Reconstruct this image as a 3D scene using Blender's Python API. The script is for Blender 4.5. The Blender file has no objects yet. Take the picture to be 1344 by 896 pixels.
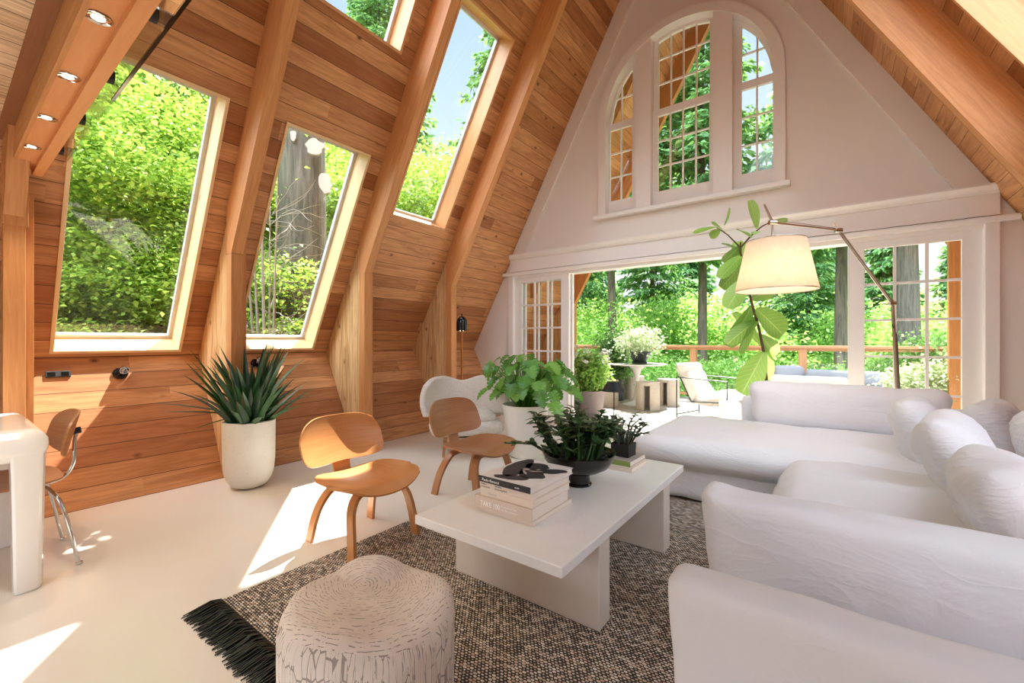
import bpy, bmesh, math, random
import numpy as np
from math import pi, sin, cos, sqrt, radians
from mathutils import Vector, Matrix, noise
from mathutils.geometry import tessellate_polygon

random.seed(7)
C = bpy.context.scene.collection
SC = bpy.context.scene

# ------------------------------------------------------------------ materials
def lin(c):
    if isinstance(c, str):
        c = [int(c[i:i+2], 16)/255 for i in (0, 2, 4)]
    return tuple((x/12.92 if x <= .04045 else ((x+.055)/1.055)**2.4) for x in c[:3])+(1,)

class N:
    def __init__(s, name):
        s.m = bpy.data.materials.new(name); s.m.use_nodes = True
        s.t = s.m.node_tree; s.t.nodes.clear()
        s.out = s.t.nodes.new('ShaderNodeOutputMaterial')
    def n(s, typ, props=None, **ins):
        nd = s.t.nodes.new('ShaderNode'+typ)
        for k, v in (props or {}).items(): setattr(nd, k, v)
        for k, v in ins.items():
            k = k.replace('_', ' ')
            sock = nd.inputs[int(k[1:])] if (k[0] == 'i' and k[1:].isdigit()) else nd.inputs[k]
            s.set(sock, v)
        return nd
    def set(s, sock, v):
        if isinstance(v, bpy.types.NodeSocket): s.t.links.new(v, sock)
        elif isinstance(v, bpy.types.Node): s.t.links.new(v.outputs[0], sock)
        else: sock.default_value = v
    def math(s, op, a, b=0.0, c=0.0):
        nd = s.t.nodes.new('ShaderNodeMath'); nd.operation = op
        s.set(nd.inputs[0], a); s.set(nd.inputs[1], b); s.set(nd.inputs[2], c)
        return nd.outputs[0]
    def mix(s, f, a, b, mode='MIX'):
        nd = s.t.nodes.new('ShaderNodeMix'); nd.data_type = 'RGBA'; nd.blend_type = mode
        s.set(nd.inputs[0], f); s.set(nd.inputs[6], a); s.set(nd.inputs[7], b)
        return nd.outputs[2]
    def ramp(s, f, stops, interp='LINEAR'):
        nd = s.t.nodes.new('ShaderNodeValToRGB'); e = nd.color_ramp.elements
        nd.color_ramp.interpolation = interp
        while len(e) < len(stops): e.new(.5)
        for i, (p, c) in enumerate(stops):
            e[i].position = p
            e[i].color = lin(c) if isinstance(c, (str, tuple)) else (c, c, c, 1)
        s.set(nd.inputs[0], f)
        return nd.outputs[0]
    def comb(s, x, y, z=0.0):
        nd = s.t.nodes.new('ShaderNodeCombineXYZ')
        s.set(nd.inputs[0], x); s.set(nd.inputs[1], y); s.set(nd.inputs[2], z)
        return nd.outputs[0]
    def uv(s):
        tc = s.t.nodes.new('ShaderNodeTexCoord'); sp = s.t.nodes.new('ShaderNodeSeparateXYZ')
        s.t.links.new(tc.outputs['UV'], sp.inputs[0])
        return sp.outputs[0], sp.outputs[1]
    def obj(s):
        return s.t.nodes.new('ShaderNodeTexCoord').outputs['Object']
    def noise(s, vec, scale, detail=3, rough=.5, dist=0.0):
        nd = s.n('TexNoise', None, Vector=vec, Scale=scale, Detail=detail, Roughness=rough, Distortion=dist)
        return nd.outputs[0]
    def pbr(s, col, rough=.5, bump=None, bstr=.3, bdist=.01, **kw):
        p = s.t.nodes.new('ShaderNodeBsdfPrincipled')
        s.set(p.inputs['Base Color'], col); s.set(p.inputs['Roughness'], rough)
        for k, v in kw.items(): s.set(p.inputs[k.replace('_', ' ')], v)
        if bump is not None:
            b = s.t.nodes.new('ShaderNodeBump'); b.inputs['Strength'].default_value = bstr
            b.inputs['Distance'].default_value = bdist
            s.set(b.inputs['Height'], bump); s.t.links.new(b.outputs[0], p.inputs['Normal'])
        s.t.links.new(p.outputs[0], s.out.inputs[0])
        return s.m
    def surf(s, sh):
        s.set(s.out.inputs[0], sh); return s.m

def plain(name, c, rough=.5, nz=0.04, scale=8, bstr=.0, **kw):
    m = N(name); v = m.noise(m.obj(), scale, 4)
    a = lin(c); b = tuple(x*(1-nz*3) for x in a[:3])+(1,)
    col = m.mix(v, b, tuple(min(1, x*(1+nz)) for x in a[:3])+(1,))
    return m.pbr(col, rough, v if bstr else None, bstr, .01, **kw)

def planks(name, tones, pw=.118, seg=5.2, groove=.045, rough=.5, knots=1.0, gdark=.25):
    m = N(name); u, v = m.uv()
    r = m.math('DIVIDE', v, pw); row = m.math('FLOOR', r); fv = m.math('FRACT', r)
    wn = m.n('TexWhiteNoise', {'noise_dimensions': '1D'}, W=row)
    us = m.math('ADD', u, m.math('MULTIPLY', wn.outputs[0], 7.3))
    sg = m.math('FLOOR', m.math('DIVIDE', us, seg))
    w2 = m.n('TexWhiteNoise', {'noise_dimensions': '2D'}, Vector=m.comb(row, sg))
    rnd = w2.outputs[0]
    base = m.ramp(rnd, [(i/(len(tones)-1), t) for i, t in enumerate(tones)])
    off = m.math('MULTIPLY', rnd, 37.0)
    gv = m.comb(m.math('MULTIPLY', u, 1.3), m.math('MULTIPLY', v, 26.0), off)
    g = m.noise(gv, 2.2, 5, .6, .8)
    g2 = m.noise(m.comb(m.math('MULTIPLY', u, .9), m.math('MULTIPLY', v, 7.0), off), 1.6, 3, .5, 1.4)
    col = m.mix(m.math('MULTIPLY', m.ramp(g, [(.38, 0.0), (.66, 1.0)]), .42), base, lin('7d4624'), 'MIX')
    col = m.mix(m.math('MULTIPLY', m.ramp(g2, [(.48, 0.0), (.68, 1.0)]), .42), col, lin('84491f'))
    if knots:
        vo = m.n('TexVoronoi', None, Vector=m.comb(m.math('MULTIPLY', u, 5.0), m.math('MULTIPLY', v, 7.0), off), Scale=1.0)
        k = m.ramp(vo.outputs['Distance'], [(.05, 1.0), (.10, .5), (.19, 0.0)])
        sel = m.math('GREATER_THAN', m.n('SeparateColor', None, Color=vo.outputs['Color']).outputs[0], .58)
        k = m.math('MULTIPLY', m.math('MULTIPLY', k, sel), knots*.85)
        col = m.mix(k, col, lin('4a230f'))
    gr = m.math('MAXIMUM', m.math('LESS_THAN', fv, groove), m.math('GREATER_THAN', fv, 1-groove*.3))
    col = m.mix(m.math('MULTIPLY', gr, 1-gdark), col, lin('2e1408'))
    edge = m.math('SUBTRACT', m.math('MULTIPLY', g, .12), m.math('MULTIPLY', gr, 1.0))
    return m.pbr(col, rough, edge, .5, .006, Specular_IOR_Level=.35)

def wood(name, c1, c2, rough=.45, gs=30, knots=0.0, streak=.6):
    m = N(name); u, v = m.uv()
    tc = m.t.nodes.new('ShaderNodeObjectInfo')
    off = m.math('MULTIPLY', tc.outputs['Random'], 20.0)
    g = m.noise(m.comb(m.math('MULTIPLY', u, 1.4), m.math('MULTIPLY', v, gs), off), 2.0, 5, .62, 1.0)
    g2 = m.noise(m.comb(m.math('MULTIPLY', u, 1.1), m.math('MULTIPLY', v, 5), off), 1.5, 2)
    col = m.mix(m.math('MULTIPLY', m.ramp(g, [(.3, 0.0), (.72, 1.0)]), streak), lin(c1), lin(c2))
    col = m.mix(m.math('MULTIPLY', g2, .25), col, lin(c2))
    if knots:
        vo = m.n('TexVoronoi', None, Vector=m.comb(m.math('MULTIPLY', u, 2.6), m.math('MULTIPLY', v, 6.5), off), Scale=1.0)
        k = m.ramp(vo.outputs['Distance'], [(.04, 1.0), (.12, 0.0)])
        col = m.mix(m.math('MULTIPLY', k, knots), col, lin('5a2c12'))
    return m.pbr(col, rough, g, .08, .004, Specular_IOR_Level=.4)

M = {}
M['cedar'] = planks('cedar_planks', ['b27a4a', 'd29664', 'dba370', 'a0633a', 'd59c6a', 'c38754'], pw=.146, groove=.03)
M['cedar_lit'] = planks('loft_planks_lit', ['e8c9a4', 'efd4b2', 'e0bc92'], pw=.12, knots=.4)  # paler planks: the lit look of the loft underside is in the tones
M['fir'] = wood('fir_beam', 'd79a63', 'a96836', .5, 26, .0, .7)
M['rail_cedar'] = wood('rail_cedar', 'd0a078', 'a87850', .6, 22, 0, .6)
M['fir_dark'] = wood('dark_board', 'a06c48', '7d4c2e', .6)
M['soffit'] = wood('soffit_board', 'e2a06a', 'd0864e', .45, 18, 0, .5)
M['pine'] = wood('pine_board', 'ecd0a2', 'dcb27c', .45, 22, .55, .5)
M['jamb_fir'] = wood('jamb_fir', 'd9a571', 'b97f4e', .45, 22, .4, .6)
M['fin'] = planks('pine_fin', ['e4bb85', 'dcae76', 'e8c28e'], pw=.14, seg=5, groove=.02, knots=.9, gdark=.5)
M['walnut'] = wood('walnut_ply', 'b9835a', '8d5a38', .32, 34, 0, .6)
M['oak'] = wood('ply_light', 'c98d55', 'a8683a', .32, 34, 0, .5)
M['ply_edge'] = wood('ply_edge', 'dcb184', 'b98655', .5, 200, 0, .8)
M['white_paint'] = plain('white_paint', 'ede6e0', .55, .01)
M['trim_paint'] = plain('trim_paint', 'f2ede9', .4, .01)
M['trim_gloss'] = plain('white_gloss_enamel', 'f2f0ee', .12, .005)
M['metal_frame'] = plain('window_metal', 'c9c8c4', .4, .02)
M['black'] = plain('black_matte', '161515', .45, .02)
M['black_gloss'] = plain('black_ceramic', '151414', .16, .02)
M['copper'] = plain('copper_tube', 'c27a4a', .25, .02, Metallic=1.0)
M['chrome'] = plain('chrome', 'dcdcdc', .08, .0, Metallic=1.0)
M['alu'] = plain('brushed_aluminium', 'c8b8ac', .28, .02, Metallic=1.0)
M['frame_green'] = plain('dark_green_metal', '3b4542', .4, .02)
M['grey_cush'] = plain('grey_outdoor_fabric', '9a9ea6', .9, .04)
M['paper'] = plain('paper', 'eee3d6', .7, .03)
M['bk_cream'] = plain('cream_book_cloth', 'e6d7c8', .6, .02)
M['bk_beige'] = plain('beige_book_cloth', 'd9c6b6', .6, .02)
M['bk_white'] = plain('white_book_cover', 'f1ece8', .4, .02)
M['bk_black'] = plain('black_book_spine', '2b292c', .45, .02)
M['bk_green'] = plain('green_book_spine', '93a65a', .5, .02)
M['bk_grey'] = plain('grey_book_cover', 'b9aaa6', .5, .02)
M['ink'] = plain('ink_dark', '34343c', .5, .02)
M['ink_white'] = plain('ink_white', 'fbfaf8', .5, .0)
M['soil'] = plain('soil', '3a2c20', .95, .2, 60, .5)
M['table_stone'] = plain('table_plaster', 'f0ece8', .38, .02, 14)
M['table_leg'] = plain('table_slab_plaster_shaded', 'ddd0c3', .5, .02, 14)  # beige slab plaster, with the shade under the top put into its tone
M['pebble'] = plain('dark_pebble', '2c2e2a', .35, .1)
M['pot_white'] = plain('matte_white_pot', 'efebe6', .5, .01)
M['pot_mauve'] = plain('mauve_grey_pot', '8d7f7f', .6, .03)
M['pot_black'] = plain('charcoal_pot', '33363a', .5, .03)
M['path'] = plain('ground_duff', '55502f', .95, .3, 3, .4)

def m_concrete(name, c, sp='8f8678', amt=.5):
    m = N(name); o = m.obj()
    n1 = m.noise(o, 5, 5); n2 = m.noise(o, 70, 2); n3 = m.noise(o, 150, 2)
    col = m.mix(n1, lin(c), tuple(x*.82 for x in lin(c)[:3])+(1,))
    col = m.mix(m.math('MULTIPLY', m.ramp(n2, [(.62, 0.0), (.72, 1.0)]), amt), col, lin(sp))
    return m.pbr(col, .75, n3, .15, .004)
M['concrete'] = m_concrete('concrete_pot', 'dcd8ce', 'a39c8c', .35)
M['stool_concrete'] = m_concrete('concrete_stool', 'cfc4b7', '8f8275', .5)

def m_floor():
    m = N('poured_floor'); o = m.obj()
    n1 = m.noise(o, .9, 3); n2 = m.noise(o, 4, 5)
    col = m.ramp(n1, [(.3, 'e6ddd0'), (.7, 'ede7dd')])
    col = m.mix(m.math('MULTIPLY', n2, .12), col, lin('d9ccba'))
    return m.pbr(col, m.ramp(n2, [(.2, .16), (.8, .26)]), n2, .02, .01, Specular_IOR_Level=.5)
M['floor'] = m_floor()

def m_deck():
    m = N('deck_boards'); u, v = m.uv()
    r = m.math('DIVIDE', v, .14); row = m.math('FLOOR', r); fv = m.math('FRACT', r)
    wn = m.n('TexWhiteNoise', {'noise_dimensions': '1D'}, W=row)
    g = m.noise(m.comb(u, m.math('MULTIPLY', v, 20)), 3, 4)
    col = m.ramp(wn.outputs[0], [(0, 'aea69c'), (1, 'c4bcb2')])
    col = m.mix(m.math('MULTIPLY', g, .3), col, lin('a39a90'))
    col = m.mix(m.math('MULTIPLY', m.math('LESS_THAN', fv, .05), .7), col, lin('3a3530'))
    return m.pbr(col, .7, g, .1, .005)
M['deck'] = m_deck()

def m_linen(name, c, c2, bs=.2):
    m = N(name); o = m.obj()
    w = m.noise(m.n('Mapping', None, Vector=o, Scale=(1, 1, 1)), 420, 2)
    w2 = m.noise(o, 7, 4, .6, 1.2); w3 = m.noise(o, 2.2, 2)
    col = m.mix(m.math('MULTIPLY', w3, .6), lin(c), lin(c2))
    w4 = m.noise(m.n('Mapping', None, Vector=o, Scale=(1.2, 1.2, 2.6), Rotation=(.5, .3, .5)), 1.7, 3, .55, 1.6)
    rid = m.math('POWER', m.math('SUBTRACT', 1.0, m.math('MULTIPLY', m.math('ABSOLUTE', m.math('SUBTRACT', w4, .5)), 2.6)), 6.0)
    h = m.math('ADD', m.math('MULTIPLY', w, .05), m.math('ADD', m.math('MULTIPLY', w2, .8), m.math('MULTIPLY', rid, .25)))
    return m.pbr(col, .92, h, bs, .03, Sheen_Weight=.1)
M['linen'] = m_linen('white_linen', 'e9e8ec', 'dfdee2')
M['linen_soft'] = m_linen('rumpled_linen', 'e9e8ec', 'dfdee2', .45)
M['linen2'] = m_linen('cream_canvas', 'f0ebe2', 'e4ddd2')

def m_boucle():
    m = N('boucle'); o = m.obj()
    vo = m.n('TexVoronoi', None, Vector=o, Scale=150.0)
    col = m.ramp(vo.outputs['Distance'], [(0, 'ece2d8'), (.7, 'cbbfb4')])
    return m.pbr(col, .95, vo.outputs['Distance'], .6, .004, Sheen_Weight=.2)
M['boucle'] = m_boucle()

def m_rug():
    m = N('woven_rug'); u, v = m.uv()
    pu, pv = .0165, .0105
    rv = m.math('DIVIDE', v, pv); row = m.math('FLOOR', rv)
    half = m.math('MULTIPLY', m.math('MODULO', row, 2.0), .5)
    wob = m.math('MULTIPLY', m.noise(m.comb(u, v), 26, 2), .55)
    ru = m.math('ADD', m.math('ADD', m.math('DIVIDE', u, pu), half), wob); cu = m.math('FLOOR', ru)
    fu = m.math('SUBTRACT', m.math('FRACT', ru), .5); fv = m.math('SUBTRACT', m.math('FRACT', rv), .5)
    d = m.math('SQRT', m.math('ADD', m.math('POWER', m.math('ABSOLUTE', fu), 2.0), m.math('POWER', m.math('ABSOLUTE', fv), 2.0)))
    wn = m.n('TexWhiteNoise', {'noise_dimensions': '2D'}, Vector=m.comb(cu, row)).outputs[0]
    big = m.noise(m.comb(u, v), 2.2, 3)
    cream = m.ramp(m.math('ADD', m.math('MULTIPLY', wn, .6), m.math('MULTIPLY', big, .4)), [(.2, 'cdb299'), (.5, 'e8d6c2'), (.8, 'f6ebdd')])
    wn2 = m.n('TexWhiteNoise', {'noise_dimensions': '2D'}, Vector=m.comb(m.math('ADD', cu, 31.0), row)).outputs[0]
    dark = m.math('GREATER_THAN', d, m.math('ADD', .20, m.math('MULTIPLY', wn2, .30)))
    col = m.mix(m.math('MULTIPLY', dark, .93), cream, lin('1d1513'))
    h = m.math('SUBTRACT', 1.0, d)
    return m.pbr(col, .95, h, .9, .012)
M['rug'] = m_rug()

def m_stump():
    m = N('weathered_stump'); o = m.obj(); u, v = m.uv()
    sp = m.n('SeparateXYZ', None, Vector=o); x, y, z = sp.outputs
    nrm = m.t.nodes.new('ShaderNodeNewGeometry')
    ns = m.n('SeparateXYZ', None, Vector=nrm.outputs['Normal']).outputs[2]
    top = m.math('GREATER_THAN', ns, .62)
    wv = m.noise(o, 5, 3)
    cx = m.math('ADD', x, .05); cy = m.math('ADD', y, -.06)
    r = m.math('SQRT', m.math('ADD', m.math('MULTIPLY', cx, cx), m.math('MULTIPLY', cy, cy)))
    rr = m.math('ADD', m.math('MULTIPLY', r, 105.0), m.math('MULTIPLY', wv, 9.0))
    ring = m.math('FRACT', rr)
    cr = m.noise(m.comb(m.math('MULTIPLY', x, 42), m.math('MULTIPLY', y, 42), m.math('FLOOR', rr)), 1.4, 3, .6)
    ringm = m.math('MULTIPLY', m.math('LESS_THAN', ring, .20), m.math('GREATER_THAN', cr, .5))
    vo = m.n('TexVoronoi', {'feature': 'DISTANCE_TO_EDGE'}, Vector=m.comb(m.math('MULTIPLY', u, 75), m.math('MULTIPLY', v, 16), 0.0), Scale=1.0, Randomness=.55)
    crack = m.math('LESS_THAN', vo.outputs[0], .04)
    crack = m.math('MULTIPLY', crack, m.math('GREATER_THAN', m.noise(o, 16, 3), .5))
    ang = m.noise(m.comb(m.math('MULTIPLY', u, 90), m.math('MULTIPLY', v, 3)), 1.0, 3)
    vert = m.math('MULTIPLY', m.math('LESS_THAN', m.math('ABSOLUTE', m.math('SUBTRACT', ang, .5)), .008), 1.0)
    side = m.math('MAXIMUM', crack, vert)
    mk = m.math('ADD', m.math('MULTIPLY', top, ringm), m.math('MULTIPLY', m.math('SUBTRACT', 1.0, top), side))
    big = m.noise(o, 6, 4)
    col = m.ramp(big, [(.3, 'd3c4b6'), (.7, 'e8ddd2')])
    col = m.mix(m.math('MULTIPLY', mk, .6), col, lin('54463b'))
    h = m.math('ADD', m.math('MULTIPLY', big, .3), m.math('MULTIPLY', mk, -1.0))
    return m.pbr(col, .8, h, .6, .008)
M['stump'] = m_stump()

def m_glass(name, tint=(1, 1, 1, 1), fac=.9):
    m = N(name)
    tr = m.n('BsdfTransparent', None, Color=tint)
    gl = m.n('BsdfGlossy', None, Roughness=.01, Color=(1, 1, 1, 1))
    ge = m.t.nodes.new('ShaderNodeNewGeometry')
    vm = m.n('VectorMath', {'operation': 'DOT_PRODUCT'}, i0=ge.outputs['Normal'], i1=ge.outputs['Incoming'])
    k = m.math('SUBTRACT', 1.0, m.math('ABSOLUTE', vm.outputs['Value']))
    f = m.math('MULTIPLY', m.math('ADD', m.math('MULTIPLY', m.math('POWER', k, 5.0), .9), .04), fac)
    mx = m.n('MixShader', None, i0=f, i1=tr, i2=gl)
    return m.surf(mx)
M['glass'] = m_glass('window_glass', (.985, .995, .99, 1), .55)
M['glass_green'] = m_glass('balustrade_glass', (.93, .97, .95, 1), .8)
M['glass_edge'] = plain('glass_edge_black', '101512', .1, 0)

def m_leaf(name, stops, trans, tcol, rough=.45, spec=.4, vein=0):
    m = N(name)
    g = m.t.nodes.new('ShaderNodeNewGeometry')
    nz = m.noise(m.obj(), 1.3, 2)
    f = m.math('ADD', m.math('MULTIPLY', g.outputs['Random Per Island'], .65), m.math('MULTIPLY', nz, .35))
    col = m.ramp(f, stops)
    if vein:
        u, v = m.uv(); av = m.math('ABSOLUTE', m.math('SUBTRACT', v, .5))
        ph = m.math('FRACT', m.math('MULTIPLY', m.math('SUBTRACT', u, m.math('MULTIPLY', av, .55)), 8.0))
        vn = m.math('MAXIMUM', m.math('LESS_THAN', av, .022), m.math('LESS_THAN', ph, .07))
        col = m.mix(m.math('MULTIPLY', vn, vein), col, lin('cfe09a'))
    p = m.t.nodes.new('ShaderNodeBsdfPrincipled'); m.set(p.inputs['Base Color'], col)
    p.inputs['Roughness'].default_value = rough; p.inputs['Specular IOR Level'].default_value = spec
    t = m.n('BsdfTranslucent', None, Color=m.mix(.5, col, lin(tcol)))
    return m.surf(m.n('MixShader', None, i0=trans, i1=p, i2=t))
M['maple'] = m_leaf('maple_leaf', [(.15, '4f7a2e'), (.45, '86ae48'), (.75, 'b4cf62'), (.95, 'dbe596')], .4, 'c3e25a')
M['broad'] = m_leaf('broad_leaf', [(.15, '629448'), (.5, '9cc864'), (.85, 'cfe89a')], .45, 'ccf070')
M['needle'] = m_leaf('fir_needle', [(.15, '3a6242'), (.5, '64945a'), (.85, 'a2c67a')], .35, 'b0dc70')
M['shrub'] = m_leaf('shrub_leaf', [(.1, '4f8040'), (.5, '8cb85e'), (.9, 'cfe4a4')], .35, 'b4e070')
M['varieg'] = m_leaf('variegated_leaf', [(.1, '87a06a'), (.5, 'ccd8b4'), (.9, 'f0f4e6')], .3, 'd8f0b0')
M['bloom'] = m_leaf('white_bloom', [(.1, 'e8e8dc'), (.9, 'fbfbf6')], .3, 'ffffff')
M['monstera'] = m_leaf('monstera_leaf', [(.15, '3c7030'), (.5, '62a040'), (.9, '98c860')], .35, 'b6e060', .3, .5, .3)
M['snake'] = m_leaf('sword_leaf', [(.15, '16301f'), (.5, '254a2c'), (.85, '3f6a3c')], .06, '6aa050', .28, .6)
M['fiddle'] = m_leaf('fiddle_leaf', [(.1, '3d7430'), (.5, '6ca444'), (.9, 'aed078')], .45, 'd4f080', .35, .5, .55)
M['jade'] = m_leaf('jade_leaf', [(.1, '2c442a'), (.5, '44623a'), (.9, '6c8a58')], .08, '7aaa60', .28, .5)
M['jade2'] = m_leaf('grey_jade_leaf', [(.1, '343e36'), (.5, '505c4e'), (.9, '76826c')], .05, '6a9a70', .35, .4)

def m_bark(name, a, b):
    m = N(name); u, v = m.uv(); o = m.obj()
    g = m.noise(m.n('Mapping', None, Vector=o, Scale=(14, 14, 1.6)), 1.0, 6, .65, .6)
    n2 = m.noise(o, 1.4, 3)
    col = m.mix(m.ramp(g, [(.35, 0.0), (.65, 1.0)]), lin(a), lin(b))
    col = m.mix(m.math('MULTIPLY', n2, .4), col, lin('6c705c'))
    return m.pbr(col, .9, g, .7, .04)
M['bark'] = m_bark('fir_bark', '4a4138', '857565')
M['bark_grey'] = m_bark('grey_bark', '3c3833', '7c736a')
M['bark_dark'] = m_bark('cedar_bark', '2c2926', '6a625a')
M['scar'] = plain('peeled_wood', 'aaa59c', .8, .08, 5)
M['grey_twig'] = plain('grey_twig', '8f8a80', .9, .1)
M['twig'] = plain('twig', '6a5138', .8, .1)
def m_ground():
    m = N('forest_floor'); o = m.obj()
    a = m.noise(o, .8, 5); b = m.noise(o, 9, 4, .7)
    col = m.ramp(a, [(.35, '57492f'), (.5, '5f7038'), (.7, '7f9a4c')])
    col = m.mix(m.math('MULTIPLY', b, .5), col, lin('2f3a1c'))
    return m.pbr(col, .95, b, .8, .08)
M['ground'] = m_ground()
def m_emit(name, c, s):
    m = N(name); e = m.n('Emission', None, Color=lin(c), Strength=s); return m.surf(e)
M['led'] = m_emit('led_face', 'fff4e2', 6.0)
M['bulb'] = m_emit('warm_bulb', 'ffdcae', 10.0)
def m_shade():
    m = N('parchment_shade'); nz = m.noise(m.obj(), 30, 3)
    col = m.ramp(nz, [(.3, 'f6e6cf'), (.7, 'faeedb')])
    d = m.n('BsdfDiffuse', None, Color=col); t = m.n('BsdfTranslucent', None, Color=col)
    return m.surf(m.n('MixShader', None, i0=.5, i1=d, i2=t))
M['shade'] = m_shade()

# ------------------------------------------------------------------ mesh builder
class MB:
    def __init__(s): s.v = []; s.f = []; s.uv = []
    def add(s, vs, fs, grain=0, xf=None, uvs=None):
        b = len(s.v)
        if uvs is None:
            for f in fs:
                p = [Vector(vs[i]) for i in f]
                nn = Vector((0, 0, 0))
                for i in range(len(p)):
                    nn += p[i].cross(p[(i+1) % len(p)])
                a = [abs(nn[0]), abs(nn[1]), abs(nn[2])]; dom = a.index(max(a))
                oth = [k for k in range(3) if k != dom]
                if grain in oth: uu = grain; vv = [k for k in oth if k != grain][0]
                else: uu, vv = oth
                s.uv.append([(q[uu], q[vv]) for q in p])
        else:
            for f in fs: s.uv.append([uvs[i] for i in f])
        for q in vs:
            if xf is not None: q = xf(q) if callable(xf) else (xf @ Vector(q))
            s.v.append(tuple(q))
        s.f += [tuple(i+b for i in f) for f in fs]
        return s
    def box(s, lo, hi, grain=None, xf=None):
        if grain is None:
            d = [hi[i]-lo[i] for i in range(3)]; grain = d.index(max(d))
        x0, y0, z0 = lo; x1, y1, z1 = hi
        vs = [(x0,y0,z0),(x1,y0,z0),(x1,y1,z0),(x0,y1,z0),(x0,y0,z1),(x1,y0,z1),(x1,y1,z1),(x0,y1,z1)]
        fs = [(3,2,1,0),(4,5,6,7),(0,1,5,4),(1,2,6,5),(2,3,7,6),(3,0,4,7)]
        return s.add(vs, fs, grain, xf)
    def prism(s, poly, axis, a0, a1, grain=0, holes=(), xf=None):
        """poly: 2D points in the plane of the two other axes (ordered x,y,z minus axis)"""
        oth = [k for k in range(3) if k != axis]
        loops = [list(poly)]+[list(h) for h in holes]
        allp = [p for l in loops for p in l]
        tris = tessellate_polygon([[Vector((p[0], p[1], 0)) for p in l] for l in loops])
        def mk(p, a):
            q = [0, 0, 0]; q[axis] = a; q[oth[0]] = p[0]; q[oth[1]] = p[1]; return tuple(q)
        n = len(allp)
        vs = [mk(p, a0) for p in allp]+[mk(p, a1) for p in allp]
        fs = []
        for t in tris:
            fs.append(tuple(t)); fs.append(tuple(i+n for i in reversed(t)))
        k = 0
        for l in loops:
            m_ = len(l)
            for i in range(m_):
                j = (i+1) % m_
                fs.append((k+i, k+j, n+k+j, n+k+i))
            k += m_
        return s.add(vs, fs, grain, xf)
    def tube(s, pts, r, seg=10, xf=None, cap=True):
        pts = [Vector(p) for p in pts]; n = len(pts)
        rs = r if isinstance(r, (list, tuple)) else [r]*n
        vs = []; uvs = []; up = None; L = 0
        for i, p in enumerate(pts):
            t = (pts[min(i+1, n-1)]-pts[max(i-1, 0)]).normalized()
            if up is None:
                up = t.orthogonal().normalized()
            up = (up-t*up.dot(t))
            up = up.normalized() if up.length > 1e-6 else t.orthogonal().normalized()
            bb = t.cross(up)
            if i: L += (p-pts[i-1]).length
            for k in range(seg):
                a = 2*pi*k/seg
                vs.append(tuple(p+(up*cos(a)+bb*sin(a))*rs[i])); uvs.append((L, a*rs[i]))
        fs = [(i*seg+k, i*seg+(k+1) % seg, (i+1)*seg+(k+1) % seg, (i+1)*seg+k) for i in range(n-1) for k in range(seg)]
        if cap:
            fs.append(tuple(reversed(range(seg)))); fs.append(tuple((n-1)*seg+k for k in range(seg)))
        return s.add(vs, fs, 0, xf, uvs)
    def lathe(s, prof, c=(0, 0, 0), seg=48, xf=None, rf=None):
        vs = []; uvs = []; L = 0
        for i, (r, z) in enumerate(prof):
            if i: L += math.hypot(r-prof[i-1][0], z-prof[i-1][1])
            for k in range(seg):
                a = 2*pi*k/seg; q = r*(rf(a, z) if rf else 1)
                vs.append((c[0]+q*cos(a), c[1]+q*sin(a), c[2]+z)); uvs.append((a/(2*pi), L))
        n = len(prof)
        fs = [(i*seg+k, i*seg+(k+1) % seg, (i+1)*seg+(k+1) % seg, (i+1)*seg+k) for i in range(n-1) for k in range(seg)]
        if prof[0][0] > 1e-4: fs.append(tuple(reversed(range(seg))))
        if prof[-1][0] > 1e-4: fs.append(tuple((n-1)*seg+k for k in range(seg)))
        return s.add(vs, fs, 0, xf, uvs)
    def grid(s, fn, nu, nv, xf=None, thick=0, uvscale=(1, 1)):
        """fn(u,v)->(x,y,z), u,v in 0..1; thick along approx normal"""
        P = [[Vector(fn(i/nu, j/nv)) for j in range(nv+1)] for i in range(nu+1)]
        Nn = None
        def nrm(i, j):
            a = P[min(i+1, nu)][j]-P[max(i-1, 0)][j]; b = P[i][min(j+1, nv)]-P[i][max(j-1, 0)]
            c = a.cross(b)
            return c.normalized() if c.length > 1e-9 else Vector((0, 0, 1))
        vs = []; uvs = []
        for i in range(nu+1):
            for j in range(nv+1):
                vs.append(tuple(P[i][j])); uvs.append((i/nu*uvscale[0], j/nv*uvscale[1]))
        w = nv+1
        fs = [(i*w+j, (i+1)*w+j, (i+1)*w+j+1, i*w+j+1) for i in range(nu) for j in range(nv)]
        if thick:
            b = len(vs)
            for i in range(nu+1):
                for j in range(nv+1):
                    vs.append(tuple(P[i][j]-nrm(i, j)*thick)); uvs.append((i/nu*uvscale[0], j/nv*uvscale[1]))
            fs += [(b+i*w+j+1, b+(i+1)*w+j+1, b+(i+1)*w+j, b+i*w+j) for i in range(nu) for j in range(nv)]
            rim = [(i, 0) for i in range(nu)]+[(nu, j) for j in range(nv)]+[(i, nv) for i in range(nu, 0, -1)]+[(0, j) for j in range(nv, 0, -1)]
            for k in range(len(rim)):
                a = rim[k]; c = rim[(k+1) % len(rim)]
                ia = a[0]*w+a[1]; ic = c[0]*w+c[1]
                fs.append((ic, ia, b+ia, b+ic))
        return s.add(vs, fs, 0, xf, uvs)
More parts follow.
